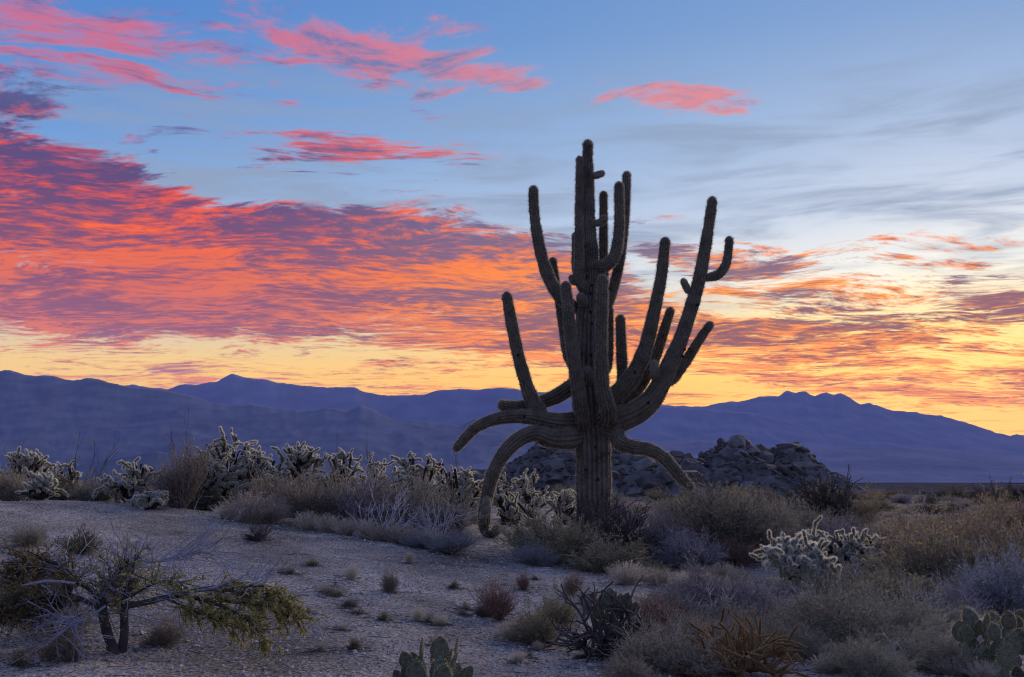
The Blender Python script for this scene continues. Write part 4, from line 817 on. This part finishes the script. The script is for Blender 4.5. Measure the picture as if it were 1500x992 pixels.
# ------------------------------------------------------------------ palo verde in the left foreground
M_PVB = Mat('palo_verde_bark', (.035, .032, .032), (.085, .078, .075), scale=7, rough=1, bump=.008, bscale=50)
M_PVT = Mat('palo_verde_dead_twigs', (.20, .21, .27), (.36, .37, .45), scale=5, rough=.8)
LF_YEL2 = Mat('leaf_dull_yellow_green', (.11, .095, .035), (.40, .34, .14), scale=20, vary=.2, trans=.45)
def palo_verde():
    rng = np.random.default_rng(51); x, y, z = ground_at(165, 958); root = empty('palo_verde_tree', (x, y, z)); O = np.array([x, y, z]); Y0 = y
    def limb(pts, name='limb', mat=M_PVB):
        P = [at(a, b, Y0 + d) - O for a, b, d, r in pts]; R = [r * Y0 / F for a, b, d, r in pts]; C, r = cr_path(P, R, .04)
        C = C + (np.stack([fbm(np.arange(len(C)) / 4, np.zeros(len(C)) + rng.uniform(0, 99), 2, 4)] * 3, -1) - .5) * .03
        V_, q = tubes(C[None], r[None], 8); mobj(name, mkmesh(name, V_, [(q, 0)], mat), root); return C
    L = []
    L.append(limb([(170, 968, 0, 9), (160, 930, 0, 7.5), (152, 896, 0, 7), (150, 872, .02, 6.5), (155, 855, .05, 5.5), (170, 832, .1, 5), (190, 806, .15, 3.4)], 'trunk'))
    L.append(limb([(176, 968, .03, 8), (180, 930, .05, 6.5), (183, 892, .05, 6), (184, 868, .05, 5.5), (190, 835, .1, 4), (198, 800, .2, 2.4)], 'trunk'))
    L.append(limb([(184, 882, .05, 5), (215, 874, 0, 4.6), (255, 864, -.1, 4.4), (285, 856, -.15, 3.6), (330, 850, -.2, 2.6), (392, 846, -.3, 1.6)]))
    L.append(limb([(260, 863, -.1, 3.2), (305, 872, -.2, 2.8), (350, 888, -.3, 2.4), (372, 905, -.35, 2), (392, 934, -.4, 1.1)]))
    L.append(limb([(152, 890, 0, 5), (120, 872, -.1, 4.4), (85, 862, -.2, 3.6), (45, 868, -.3, 3), (5, 884, -.4, 2.6)]))
    L.append(limb([(150, 875, .05, 4.6), (118, 845, .15, 4), (85, 815, .3, 3.4), (50, 822, .35, 2.8), (10, 845, .4, 2.4)]))
    L.append(limb([(85, 815, .3, 3.4), (62, 808, .3, 4.6), (36, 815, .3, 5), (38, 822, .3, 3)]))
    L.append(limb([(155, 880, -.05, 2), (128, 900, -.2, 1.5), (100, 915, -.3, 1.2), (75, 928, -.35, .8)], 'dead_limb', M_PVT))
    L.append(limb([(285, 856, -.15, 2.4), (318, 848, -.2, 2.6), (340, 838, -.25, 2.8), (355, 832, -.25, 1.4)], 'dead_limb', M_PVT))
    LX = [limb([(285, 866, -.15, 2.4), (335, 872, -.25, 2.2), (390, 880, -.3, 1.8), (438, 903, -.35, 1)]), limb([(300, 855, -.2, 2), (350, 856, -.3, 1.8), (400, 862, -.35, 1.4), (432, 882, -.4, .9)]), limb([(240, 868, -.1, 2.2), (275, 885, -.25, 1.8), (320, 900, -.3, 1.4), (345, 915, -.3, .9)]), limb([(184, 870, .05, 2.6), (215, 850, -.1, 2), (250, 838, -.2, 1.6), (285, 845, -.25, .9)])]
    L.append(limb([(30, 846, -.3, 2.2), (70, 840, -.3, 2.4), (112, 842, -.25, 2.2)], 'dead_limb', M_PVT))
    L.append(limb([(198, 800, .2, 2), (225, 808, .1, 1.8), (260, 800, .1, 1.4), (310, 792, .1, .8)], 'dead_limb', M_PVT))
    # dead pale twigs in a fan
    def sub_(C, n, a=0, b=1): i = np.linspace(a * (len(C) - 1), b * (len(C) - 1), n).astype(int); return C[i]
    arr = np.stack([sub_(C, 6, .35, 1) for C in (L[0], L[1], L[2], L[5], L[7], L[10])])
    T1 = spawn(rng, arr, 210, .0, 1, .40, 6, 1.1, .16, .015); T2 = spawn(rng, T1, 560, .2, 1, .18, 4, .9, .16, 0); T3 = spawn(rng, T2, 900, .2, 1, .09, 3, .9, .16, 0)
    V_, q = join([tubes(T1, taper(T1, .0050, .0024), 4), tubes(T2, taper(T2, .0026, .0014)), tubes(T3, taper(T3, .0016, .001))]); mobj('dead_twigs', mkmesh('dead_twigs', V_, [(q, 0)], M_PVT), root)
    # leafy sprays
    arr = np.stack([sub_(C, 6, a, 1) for C, a in ((L[3], .1), (L[3], .3), (L[2], .6), (LX[0], .0), (LX[1], .1), (LX[0], .4), (LX[2], .2), (LX[2], .2), (LX[3], .4), (LX[1], .3))])
    B1 = spawn(rng, arr, 230, .0, 1, .17, 5, .75, .12, -.09); B2 = spawn(rng, B1, 1200, .1, 1, .07, 4, .8, .12, -.06)
    arl = np.stack([sub_(C, 6, .25, 1) for C in (L[4], L[5], L[4], L[5], L[4], L[6])])
    C1 = spawn(rng, arl, 300, .0, 1, .26, 5, 1.1, .14, -.05); C2 = spawn(rng, C1, 1500, .15, 1, .10, 4, .9, .12, -.06)
    arm_ = np.stack([sub_(C, 6, .5, .95) for C in (L[0], L[1])]); D1 = spawn(rng, arm_, 80, 0, 1, .26, 5, 1.3, .14, -.05); D2 = spawn(rng, D1, 380, .2, 1, .1, 4, .9, .12, -.05)
    V_, q = join([tubes(b, taper(b, .004, .002)) for b in (B1, C1, D1)] + [tubes(b, taper(b, .0022, .0014)) for b in (B2, C2, D2)]); mobj('twigs', mkmesh('twigs', V_, [(q, 0)], M_PVB), root)
    lv = join([leaves(rng, B2, 21000, .016, .0036), leaves(rng, B1, 5000, .016, .0036), leaves(rng, D2, 5500, .016, .0036)]); mobj('crown', mkmesh('crown', lv[0], [(lv[1], 0)], LF_YEL, False), root)
    lv = join([leaves(rng, C2, 24000, .016, .004), leaves(rng, C1, 6000, .016, .004)]); mobj('crown', mkmesh('crown', lv[0], [(lv[1], 0)], LF_YEL2, False), root)
    root.scale = (1.0, 1, .9)
    tag(root, 'low crooked palo verde tree with dead blue-grey twigs and yellow-green hanging sprays', 'tree')
palo_verde()

# ------------------------------------------------------------------ shrubs, one by one
p = place
MARKS = [(1166, 868, 'stout-legged silver cholla'), (1250, 838, 'low silver cholla'), (1085, 985, 'rust and olive cholla'), (885, 962, 'blackened prickly pear'), (1048, 815, 'big rounded grey-green bush'), (1215, 775, 'mesquite tree'),
         (1448, 948, 'pale boulder'), (1355, 862, 'broad golden shrub'), (910, 812, 'blackened dead cholla'), (1468, 905, 'blue-grey twig bush'), (1238, 955, 'broad fine-twigged bush'), (970, 938, 'reddish twig shrub'), (868, 790, 'saguaro trunk'),
         (778, 765, 'whitish bare-trunked cholla'), (1133, 752, 'orange-brown shrub'), (1292, 748, 'dark evergreen shrub'), (1358, 752, 'dark rounded shrub'), (1440, 738, 'black cholla skeleton'), (335, 745, 'tallest cholla'), (266, 750, 'tall broom shrub'), (437, 745, 'tree-shaped cholla'), (612, 765, 'dense greenish cholla'), (38, 728, 'low spreading cholla')]
def near(px, py):
    m = min(MARKS, key=lambda q: abs(q[0] - px) + 1.6 * abs(q[1] - py)); d = py - m[1]
    return ('just behind' if -40 < d < -8 else 'far behind' if d <= -40 else 'in front of' if d > 12 else 'beside') + ' the ' + m[2]
# along the mound crest, left of the saguaro
p('broom', 266, 0, 660, 92, 'tall dense broom shrub of upright brown stems on the mound crest', Y=17.6)
p('sparse', 112, 0, 642, 105, 'bare leggy shrub with open dark branches rising between two low chollas', Y=19.6)
p('sparse', 8, 0, 650, 60, 'bare dark twig shrub behind the low spreading cholla', Y=24)
p('sparse', 275, 0, 622, 75, 'thin leafless wands standing above the tall broom shrub', Y=19.2)
p('sparse', 562, 0, 648, 60, 'dark bare twigs rising between the narrow cholla and the dense greenish cholla', Y=21)
p('sparse', 690, 0, 655, 60, 'dark bare twigs rising behind the loose sprawling cholla', Y=22)
p('sparse', 493, 0, 640, 18, 'single tall twig stalk above the narrow pointed cholla', Y=22)
p('dark', 92, 0, 696, 100, 'brown-leaved shrub under the bare leggy shrub on the crest', Y=19.2)
p('brush', 140, 0, 700, 70, 'drab brush shrub beside the pale rounded cholla', Y=18.6)
p('brush', 20, 0, 690, 80, 'drab brush shrub under the low spreading cholla', Y=18)
p('grass', 368, 0, 720, 84, 'large pale feathery grass clump on the crest beside the broom shrub', Y=16.7)
p('grass', 335, 0, 735, 50, 'pale grass clump between the broom shrub and the large feathery clump', Y=16.9)
p('grass', 398, 0, 728, 60, 'pale grass clump leaning beside the large feathery clump', Y=17)
p('broom', 462, 0, 700, 120, 'wide grey broom shrub in front of the tree-shaped cholla', Y=17.8)
p('broom', 520, 0, 698, 90, 'tall grey broom shrub between the narrow cholla and the wide grey broom', Y=18.3)
p('broom', 606, 0, 706, 90, 'tall grey broom shrub rising from the tan twig thicket', Y=18.1)
p('sparse', 590, 0, 676, 70, 'dark bare twigs rising out of the tan twig thicket', Y=18.3)
p('broom', 405, 0, 700, 80, 'grey broom shrub between grass clump and tree-shaped cholla', Y=18.2)
p('twiggy', 535, 0, 702, 120, 'grey-purple twig shrub in front of the narrow cholla', Y=18)
p('brush', 590, 0, 712, 130, 'wide tan twig thicket below the dense greenish cholla', Y=17.4)
p('brush', 645, 0, 722, 110, 'brown twig thicket below the loose sprawling cholla', Y=17.2)
p('skeleton', 655, 0, 735, 60, 'dark crooked dead branches inside the brown twig thicket', Y=17)
p('bluefine', 658, 810, 776, 92, 'low blue-grey cushion shrub at the edge of the sandy slope')
p('bluefine', 620, 803, 778, 60, 'small blue-grey cushion beside the low blue-grey shrub')
for a, b, c in [(508, 784, 758), (540, 790, 760), (575, 795, 764), (600, 799, 770), (480, 780, 752), (450, 776, 748), (632, 803, 775), (552, 792, 770)]:
    p('grass', a, b, c, 46, 'low dry grass tuft fringing the crest thicket ' + near(a, b), 'grass fringe below the crest thicket')
p('dark', 300, 0, 715, 90, 'dark low shrub in the shade under the tallest cholla', Y=19)
# around the saguaro foot
p('olive', 790, 812, 752, 105, 'drab olive shrub beside the drooping arm tip of the saguaro')
p('olive', 832, 826, 752, 140, 'tall olive shrub growing against the foot of the saguaro trunk')
p('olive', 885, 838, 789, 150, 'rounded olive shrub covered with pale seed heads below the saguaro')
p('olive', 955, 850, 820, 70, 'small olive shrub beside the blackened dead cholla')
p('skeleton', 912, 824, 736, 140, 'blackened dead cholla tangle against the foot of the saguaro trunk')
p('skeleton', 860, 800, 728, 70, 'thin blackened branches hiding the base of the saguaro trunk')
p('bluefine', 785, 828, 796, 66, 'greyish low shrub in front of the drab olive shrub')
p('twiggy', 965, 815, 752, 90, 'purple-grey twig shrub between dead cholla and grey-green bush')
p('creosote', 1062, 815, 716, 205, 'big rounded grey-green bush in front of the boulder hill')
p('creosote', 1120, 805, 732, 110, 'grey-green bush adjoining the big rounded bush')
p('twiggy', 1010, 832, 780, 120, 'purple-grey twigs at the foot of the big rounded bush')
p('rusty', 1075, 828, 785, 90, 'reddish twig shrub at the foot of the big rounded bush')
p('grass', 918, 856, 822, 62, 'bright straw grass clump below the olive shrubs')
for a, b, c in [(965, 858, 832), (1000, 862, 836), (1035, 866, 838), (940, 852, 830), (1020, 850, 826), (1060, 850, 824)]:
    p('grass', a, b, c, 54, 'pale grass tuft ' + near(a, b) + ' amid purple-grey twigs', 'grass tufts below the grey-green bush')
# on the open slope
p('rusty', 730, 908, 850, 62, 'dark reddish twig shrub alone on the open slope')
p('rusty', 838, 872, 836, 34, 'small upright reddish shrub at the slope edge')
p('olive', 815, 918, 868, 76, 'dark olive shrub behind its lower neighbour on the slope')
p('olive', 785, 944, 890, 92, 'low rounded olive shrub with pale seed tips on the slope')
p('grass', 747, 938, 906, 44, 'silvery grass tuft leaning against the low rounded olive shrub')
p('bluefine', 866, 898, 862, 46, 'small blue-grey tuft behind the blackened prickly pear')
p('rusty', 768, 864, 838, 24, 'tiny reddish twig sprig on the upper slope')
p('grass', 515, 850, 824, 26, 'small pale grass tuft on the middle of the slope')
p('brush', 572, 868, 832, 26, 'small upright grey sprig on the middle of the slope')
p('grass', 600, 826, 806, 16, 'tiny pale grass tuft near the slope top')
p('grass', 612, 910, 885, 22, 'thin pale grass tuft above the lone prickly pear')
p('grass', 480, 868, 852, 40, 'flattened pale grass patch on the slope')
p('dark', 632, 912, 897, 18, 'little dark round tuft above the lone prickly pear')
p('dark', 522, 900, 888, 24, 'little dark tuft lowest on the open slope')
p('dark', 490, 874, 862, 34, 'little dark tuft beside the flattened grass patch')
p('dark', 458, 829, 816, 22, 'little dark tuft below the grey broom shrub')
p('skeleton', 376, 792, 768, 56, 'flat fan of dead brown twigs lying below the feathery grass')
p('brush', 40, 800, 770, 60, 'dead brown sprig behind the palo verde')
p('dark', 118, 812, 775, 70, 'olive brown shrub behind the palo verde limbs')
p('olive', 12, 905, 835, 110, 'dense olive brown shrub crowding the palo verde limbs')
p('olive', 85, 928, 878, 110, 'low olive brown shrub under the palo verde limbs')
p('brush', 95, 968, 925, 70, 'litter of brown twigs beside the palo verde foot')
p('dark', 30, 978, 950, 26, 'small dark tuft on the pale sand before the palo verde')
p('brush', 240, 945, 905, 60, 'thin grey brush under the yellow-green sprays of the palo verde')
rt = np.random.default_rng(303)
for i in range(40):
    a = rt.uniform(200, 820); b = rt.uniform(800, 985)
    if b < 800 + (a - 500) * .14 or (a < 330 and b > 830): continue
    kd = ['grass', 'dark', 'brush'][i % 3]; hh = rt.uniform(5, 15) * (b - 690) / 180
    p(kd, a, b, b - hh, hh * rt.uniform(1.2, 2.2), 'tiny %s scattered on the open sandy slope' % dict(grass='pale grass tuft', dark='dark leafy tuft', brush='drab twig tuft')[kd], 'tiny tufts on the open slope', sink=.01)
# right foreground thicket
p('rusty', 970, 938, 872, 120, 'reddish twig shrub behind the blackened prickly pear')
p('twiggy', 1050, 905, 838, 150, 'dense purple-grey twig shrub behind the reddish shrub')
p('twiggy', 1120, 915, 855, 130, 'purple-grey twig shrub around the legs of the silver cholla')
p('twiggy', 1000, 890, 852, 110, 'low purple-grey twig shrub near the straw grass')
p('brush', 945, 985, 915, 120, 'brown twig shrub at the side of the blackened prickly pear')
p('brush', 1010, 990, 925, 110, 'brown twig tangle beside the rust and olive cholla')
p('brush', 930, 1010, 960, 90, 'low brown litter shrub next to the bare sand')
p('greyfine', 1238, 955, 856, 200, 'broad grey-green fine-twigged bush below the silver chollas')
p('greyfine', 1330, 945, 865, 150, 'grey-green fine-twigged bush touching dry grass')
p('olive', 1290, 900, 838, 150, 'olive shrub below the golden shrubs')
p('greyfine', 1200, 890, 838, 110, 'grey-green shrub under the sprawling silver cholla')
p('golden', 1355, 862, 762, 170, 'broad golden brown shrub beside the sprawling silver cholla')
p('golden', 1295, 830, 765, 90, 'smaller golden shrub nearest the mesquite')
p('golden', 1450, 850, 745, 170, 'tall golden brown shrub with reddish tips')
p('golden', 1500, 830, 728, 130, 'tallest golden shrub touching dark far shrubs')
p('bluefine', 1468, 905, 805, 160, 'large blue-grey twig bush behind the pale boulder')
p('twiggy', 1390, 905, 850, 120, 'purple-grey twig shrub beside the blue-grey bush')
p('greyfine', 1385, 985, 925, 120, 'low grey-green shrub in front of the dry grass')
p('greyfine', 1290, 995, 935, 120, 'low grey-green shrub by the bare sandy patch')
p('skeleton', 1330, 905, 858, 110, 'pale bent dead branches over the purple-grey shrub')
for a, b, c, d, lab in [(1030, 925, 862, 110, 'pale dead twigs over the reddish shrub'), (1110, 905, 845, 100, 'pale dead twigs before the legs of the silver cholla'), (1215, 905, 858, 120, 'pale dead twigs between the two silver chollas'), (1290, 880, 835, 110, 'pale dead branches sticking out below the golden shrubs'),
        (1380, 915, 862, 120, 'pale dead branches beside the blue-grey twig bush'), (1160, 930, 880, 90, 'pale dead twigs above the rust and olive cholla'), (1310, 975, 920, 120, 'pale dead twigs low beside the dry straw tufts'), (1470, 870, 812, 100, 'pale dead twigs within the blue-grey twig bush'),
        (950, 930, 885, 80, 'pale dead twigs beside the blackened prickly pear'), (560, 790, 715, 110, 'pale dead twigs in the crest thicket below the wedged cholla'), (640, 800, 735, 100, 'pale dead twigs in the thicket beside the blue-grey cushion'), (1000, 815, 770, 90, 'pale dead twigs between dead cholla and big rounded bush'), (80, 960, 905, 120, 'pale dead twigs fallen beside the palo verde trunk')]:
    p('palewood', a, b, c, d, lab)
for a, b, c in [(1345, 930, 888), (1375, 945, 900), (1310, 940, 898), (1400, 960, 925), (1350, 970, 930), (1280, 960, 925), (1420, 930, 890), (1215, 985, 955), (1150, 880, 845), (1170, 905, 872), (1395, 990, 958), (1440, 995, 965)]:
    p('grass', a, b, c, 56, 'dry straw tuft ' + near(a, b), 'grass tufts among the grey-green bushes')
for kd, lab, spots in [
  ('brush', 'tan twig shrub filling the thicket around the silver chollas', [(1030, 880, 845, 100), (1085, 890, 845, 110), (1140, 890, 850, 90), (1215, 870, 832, 90), (1265, 880, 838, 110), (1320, 885, 845, 110), (1100, 870, 838, 100), (1350, 880, 845, 100), (1420, 880, 835, 110), (960, 905, 868, 90), (1180, 930, 880, 110), (1260, 860, 826, 90), (1060, 930, 880, 110), (1030, 955, 905, 100)]),
  ('greyfine', 'grey-green fine shrub filling the thicket by the bare sandy patch', [(1200, 945, 885, 140), (1280, 935, 870, 150), (1340, 975, 915, 130), (1250, 985, 935, 120), (1390, 940, 885, 120), (1180, 965, 915, 110)]),
  ('brush', 'brown twig shrub filling the thicket behind the rust and olive cholla', [(985, 960, 905, 110), (1045, 965, 905, 110), (1120, 950, 895, 110), (1150, 960, 910, 90), (980, 985, 940, 90), (1000, 915, 870, 90), (915, 960, 920, 70)]),
  ('golden', 'golden shrub filling the slope of golden brown brush', [(1320, 815, 765, 110), (1395, 825, 760, 130), (1440, 800, 745, 110), (1470, 790, 735, 110), (1340, 790, 752, 100), (1500, 870, 790, 90), (1410, 865, 790, 120)]),
  ('brush', 'drab shrub crowding the mesquite and the grey-green bush', [(1175, 800, 745, 120), (1130, 820, 770, 120), (1195, 820, 775, 100), (1240, 795, 750, 100), (1160, 780, 735, 80), (1020, 800, 745, 100), (985, 780, 735, 70)])]:
    for a, b, c, d in spots: p(kd, a, b, c, d, lab.split(' filling')[0] + ' ' + near(a, b), 'shrubs of the right-hand thicket')
# middle distance, right
p('tree', 1215, 775, 700, 120, 'dark-branched small mesquite tree beside the end of the boulder hill')
p('golden', 1255, 772, 722, 80, 'yellowish shrub crowding the mesquite')
p('golden', 1150, 768, 735, 70, 'yellowish shrub before the boulder hill')
p('twiggy', 1230, 812, 765, 110, 'dark purple twig shrub behind the silver chollas')
p('twiggy', 1290, 800, 778, 90, 'purple-grey shrub below the dark flat shrubs')
p('rusty', 1133, 752, 725, 36, 'orange-brown shrub at the foot of the boulder hill slabs')
p('rusty', 935, 752, 737, 50, 'orange-brown shrub behind the blackened dead cholla')
p('dark', 1292, 748, 729, 56, 'dark evergreen shrub on the pale grassy flat near the mesquite')
p('dark', 1358, 752, 738, 60, 'dark rounded shrub in the middle of the grassy flat')
p('dark', 1402, 756, 738, 56, 'dark shrub beside the dark rounded shrub on the grassy flat')
p('dark', 1366, 738, 724, 34, 'brownish shrub on the far edge of the grassy flat')
p('dark', 1404, 736, 713, 34, 'taller dark shrub on the far edge of the grassy flat')
p('skeleton', 1440, 738, 708, 50, 'black bare cholla skeleton on the far edge of the grassy flat')
p('dark', 1470, 738, 716, 46, 'dark shrub beside the black cholla skeleton')
p('skeleton', 1495, 736, 708, 40, 'black bare branches beyond the tallest golden shrub')
p('golden', 1380, 768, 754, 60, 'small golden shrub below the dark rounded shrub')
for a, b in [(1320, 733), (1345, 734), (1335, 738), (1310, 746), (1420, 742), (1390, 742), (1325, 752), (1300, 758), (1350, 745), (1440, 748), (1462, 752), (1270, 745), (1375, 747), (1410, 738)]:
    p('grass', a, b, b - 9, 34, 'pale grass patch on the flat ' + near(a, b), 'grass patches on the far flat')
# scatter of low shrubs further back
r9 = np.random.default_rng(91); cnt = 0
LB = {'brush': 'low drab shrub scattered on the ground before the boulder hill', 'twiggy': 'low greyish shrub scattered on the ground before the boulder hill', 'dark': 'low dark shrub scattered on the ground before the boulder hill', 'olive': 'low olive shrub scattered on the ground before the boulder hill', 'golden': 'low yellowish shrub scattered on the ground before the boulder hill'}
for i in range(80):
    px_ = r9.uniform(700, 1250); Y = r9.uniform(26, 84); kd = ['brush', 'twiggy', 'dark', 'olive', 'golden'][r9.integers(5)]
    h = r9.uniform(.35, 1.0) * (1 if Y > 40 else .7); x, y, z = at_ground(px_, Y)
    p(kd, px_, 0, HOR - (z + h - EYE[2]) / y * F, h * r9.uniform(1.3, 2.0) * F / Y, LB[kd].split(' scattered')[0] + ' ' + near(px_, HOR - (z - EYE[2]) / y * F) + ', before the boulder hill', 'low shrubs before the boulder hill', Y=Y)
for i in range(46):
    px_ = r9.uniform(-20, 720); Y = r9.uniform(23, 70); kd = ['brush', 'twiggy', 'dark'][r9.integers(3)]; h = r9.uniform(.5, 1.0); x, y, z = at_ground(px_, Y)
    p(kd, px_, 0, HOR - (z + h - EYE[2]) / y * F, h * r9.uniform(1.4, 2.2) * F / Y, 'low %s shrub on the plain %s' % (dict(brush='drab', twiggy='greyish', dark='dark')[kd], near(px_, 715)), 'low shrubs behind the mound crest', Y=Y)
for i in range(40):
    px_ = r9.uniform(1230, 1530); Y = r9.uniform(45, 100); kd = ['brush', 'twiggy', 'dark'][r9.integers(3)]; h = r9.uniform(.25, .6); x, y, z = at_ground(px_, Y)
    p(kd, px_, 0, HOR - (z + h - EYE[2]) / y * F, h * r9.uniform(1.5, 2.6) * F / Y, 'tiny %s shrub on the far flat %s' % (dict(brush='drab', twiggy='greyish', dark='dark')[kd], near(px_, HOR - (z - EYE[2]) / y * F)), 'tiny shrubs on the far flat', Y=Y)

# ------------------------------------------------------------------ gravel and litter
def scatter_gravel():
    rng = np.random.default_rng(8); n = 52000
    Yv = 5.5 + 13 * rng.random(n) ** 1.3; X = (rng.random(n) - .5) * 1.12 * Yv; Z = hgt(X, Yv)
    base = np.array([[1, 0, 0], [-1, 0, 0], [0, 1, 0], [0, -1, 0], [0, 0, 1], [0, 0, -1.]]); f = np.array([[0, 2, 4], [2, 1, 4], [1, 3, 4], [3, 0, 4], [2, 0, 5], [1, 2, 5], [3, 1, 5], [0, 3, 5]])
    s = np.where(rng.random(n) < .004, rng.uniform(.025, .05, n), .006 + .022 * rng.random(n) ** 6)[:, None, None]; jit = rng.uniform(.6, 1.3, (n, 6, 3)); a = rng.uniform(0, 6.28, n); c, sn = np.cos(a)[:, None], np.sin(a)[:, None]
    v = base[None] * s * jit * [1, 1, .7]; v = np.stack([v[..., 0] * c - v[..., 1] * sn, v[..., 0] * sn + v[..., 1] * c, v[..., 2]], -1) + np.stack([X, Yv, Z], -1)[:, None]
    m = Mat('gravel', (.17, .145, .125), (.60, .53, .46), scale=30, rough=.95, detail=1, spec=0)
    o = mobj('gravel', mkmesh('gravel', v.reshape(-1, 3), [((f[None] + (np.arange(n) * 6)[:, None, None]).reshape(-1, 3), 0)], m, False)); tag(o, 'loose granite gravel strewn over the sandy slope', 'gravel', kind='stuff')
    n = 1200; Yv = 6 + 11 * rng.random(n); X = (rng.random(n) - .5) * 1.1 * Yv
    for (qx, qy, w) in PLACED:          # litter gathers under the plants
        k = int(16 + 50 * min(w, 1.5)); rr = w * .75 * np.abs(rng.normal(size=k)) ; aa = rng.uniform(0, 6.28, k); X = np.concatenate([X, qx + rr * np.cos(aa)]); Yv = np.concatenate([Yv, qy + rr * np.sin(aa)])
    n = len(X); Z = hgt(X, Yv) + .006
    d = unit(rng.normal(size=(n, 3)) * [1, 1, .12]); P = grow(rng, np.stack([X, Yv, Z], 1), d, rng.uniform(.03, .16, n), 3, .18, 0); P[..., 2] = hgt(P[..., 0], P[..., 1]) + .006
    V_, q = tubes(P, taper(P, .003, .0015)); o = mobj('twig_litter', mkmesh('twig_litter', V_, [(q, 0)], TW_DARK)); tag(o, 'fine dry twig litter lying over the sandy slope', 'litter', kind='stuff')
scatter_gravel()
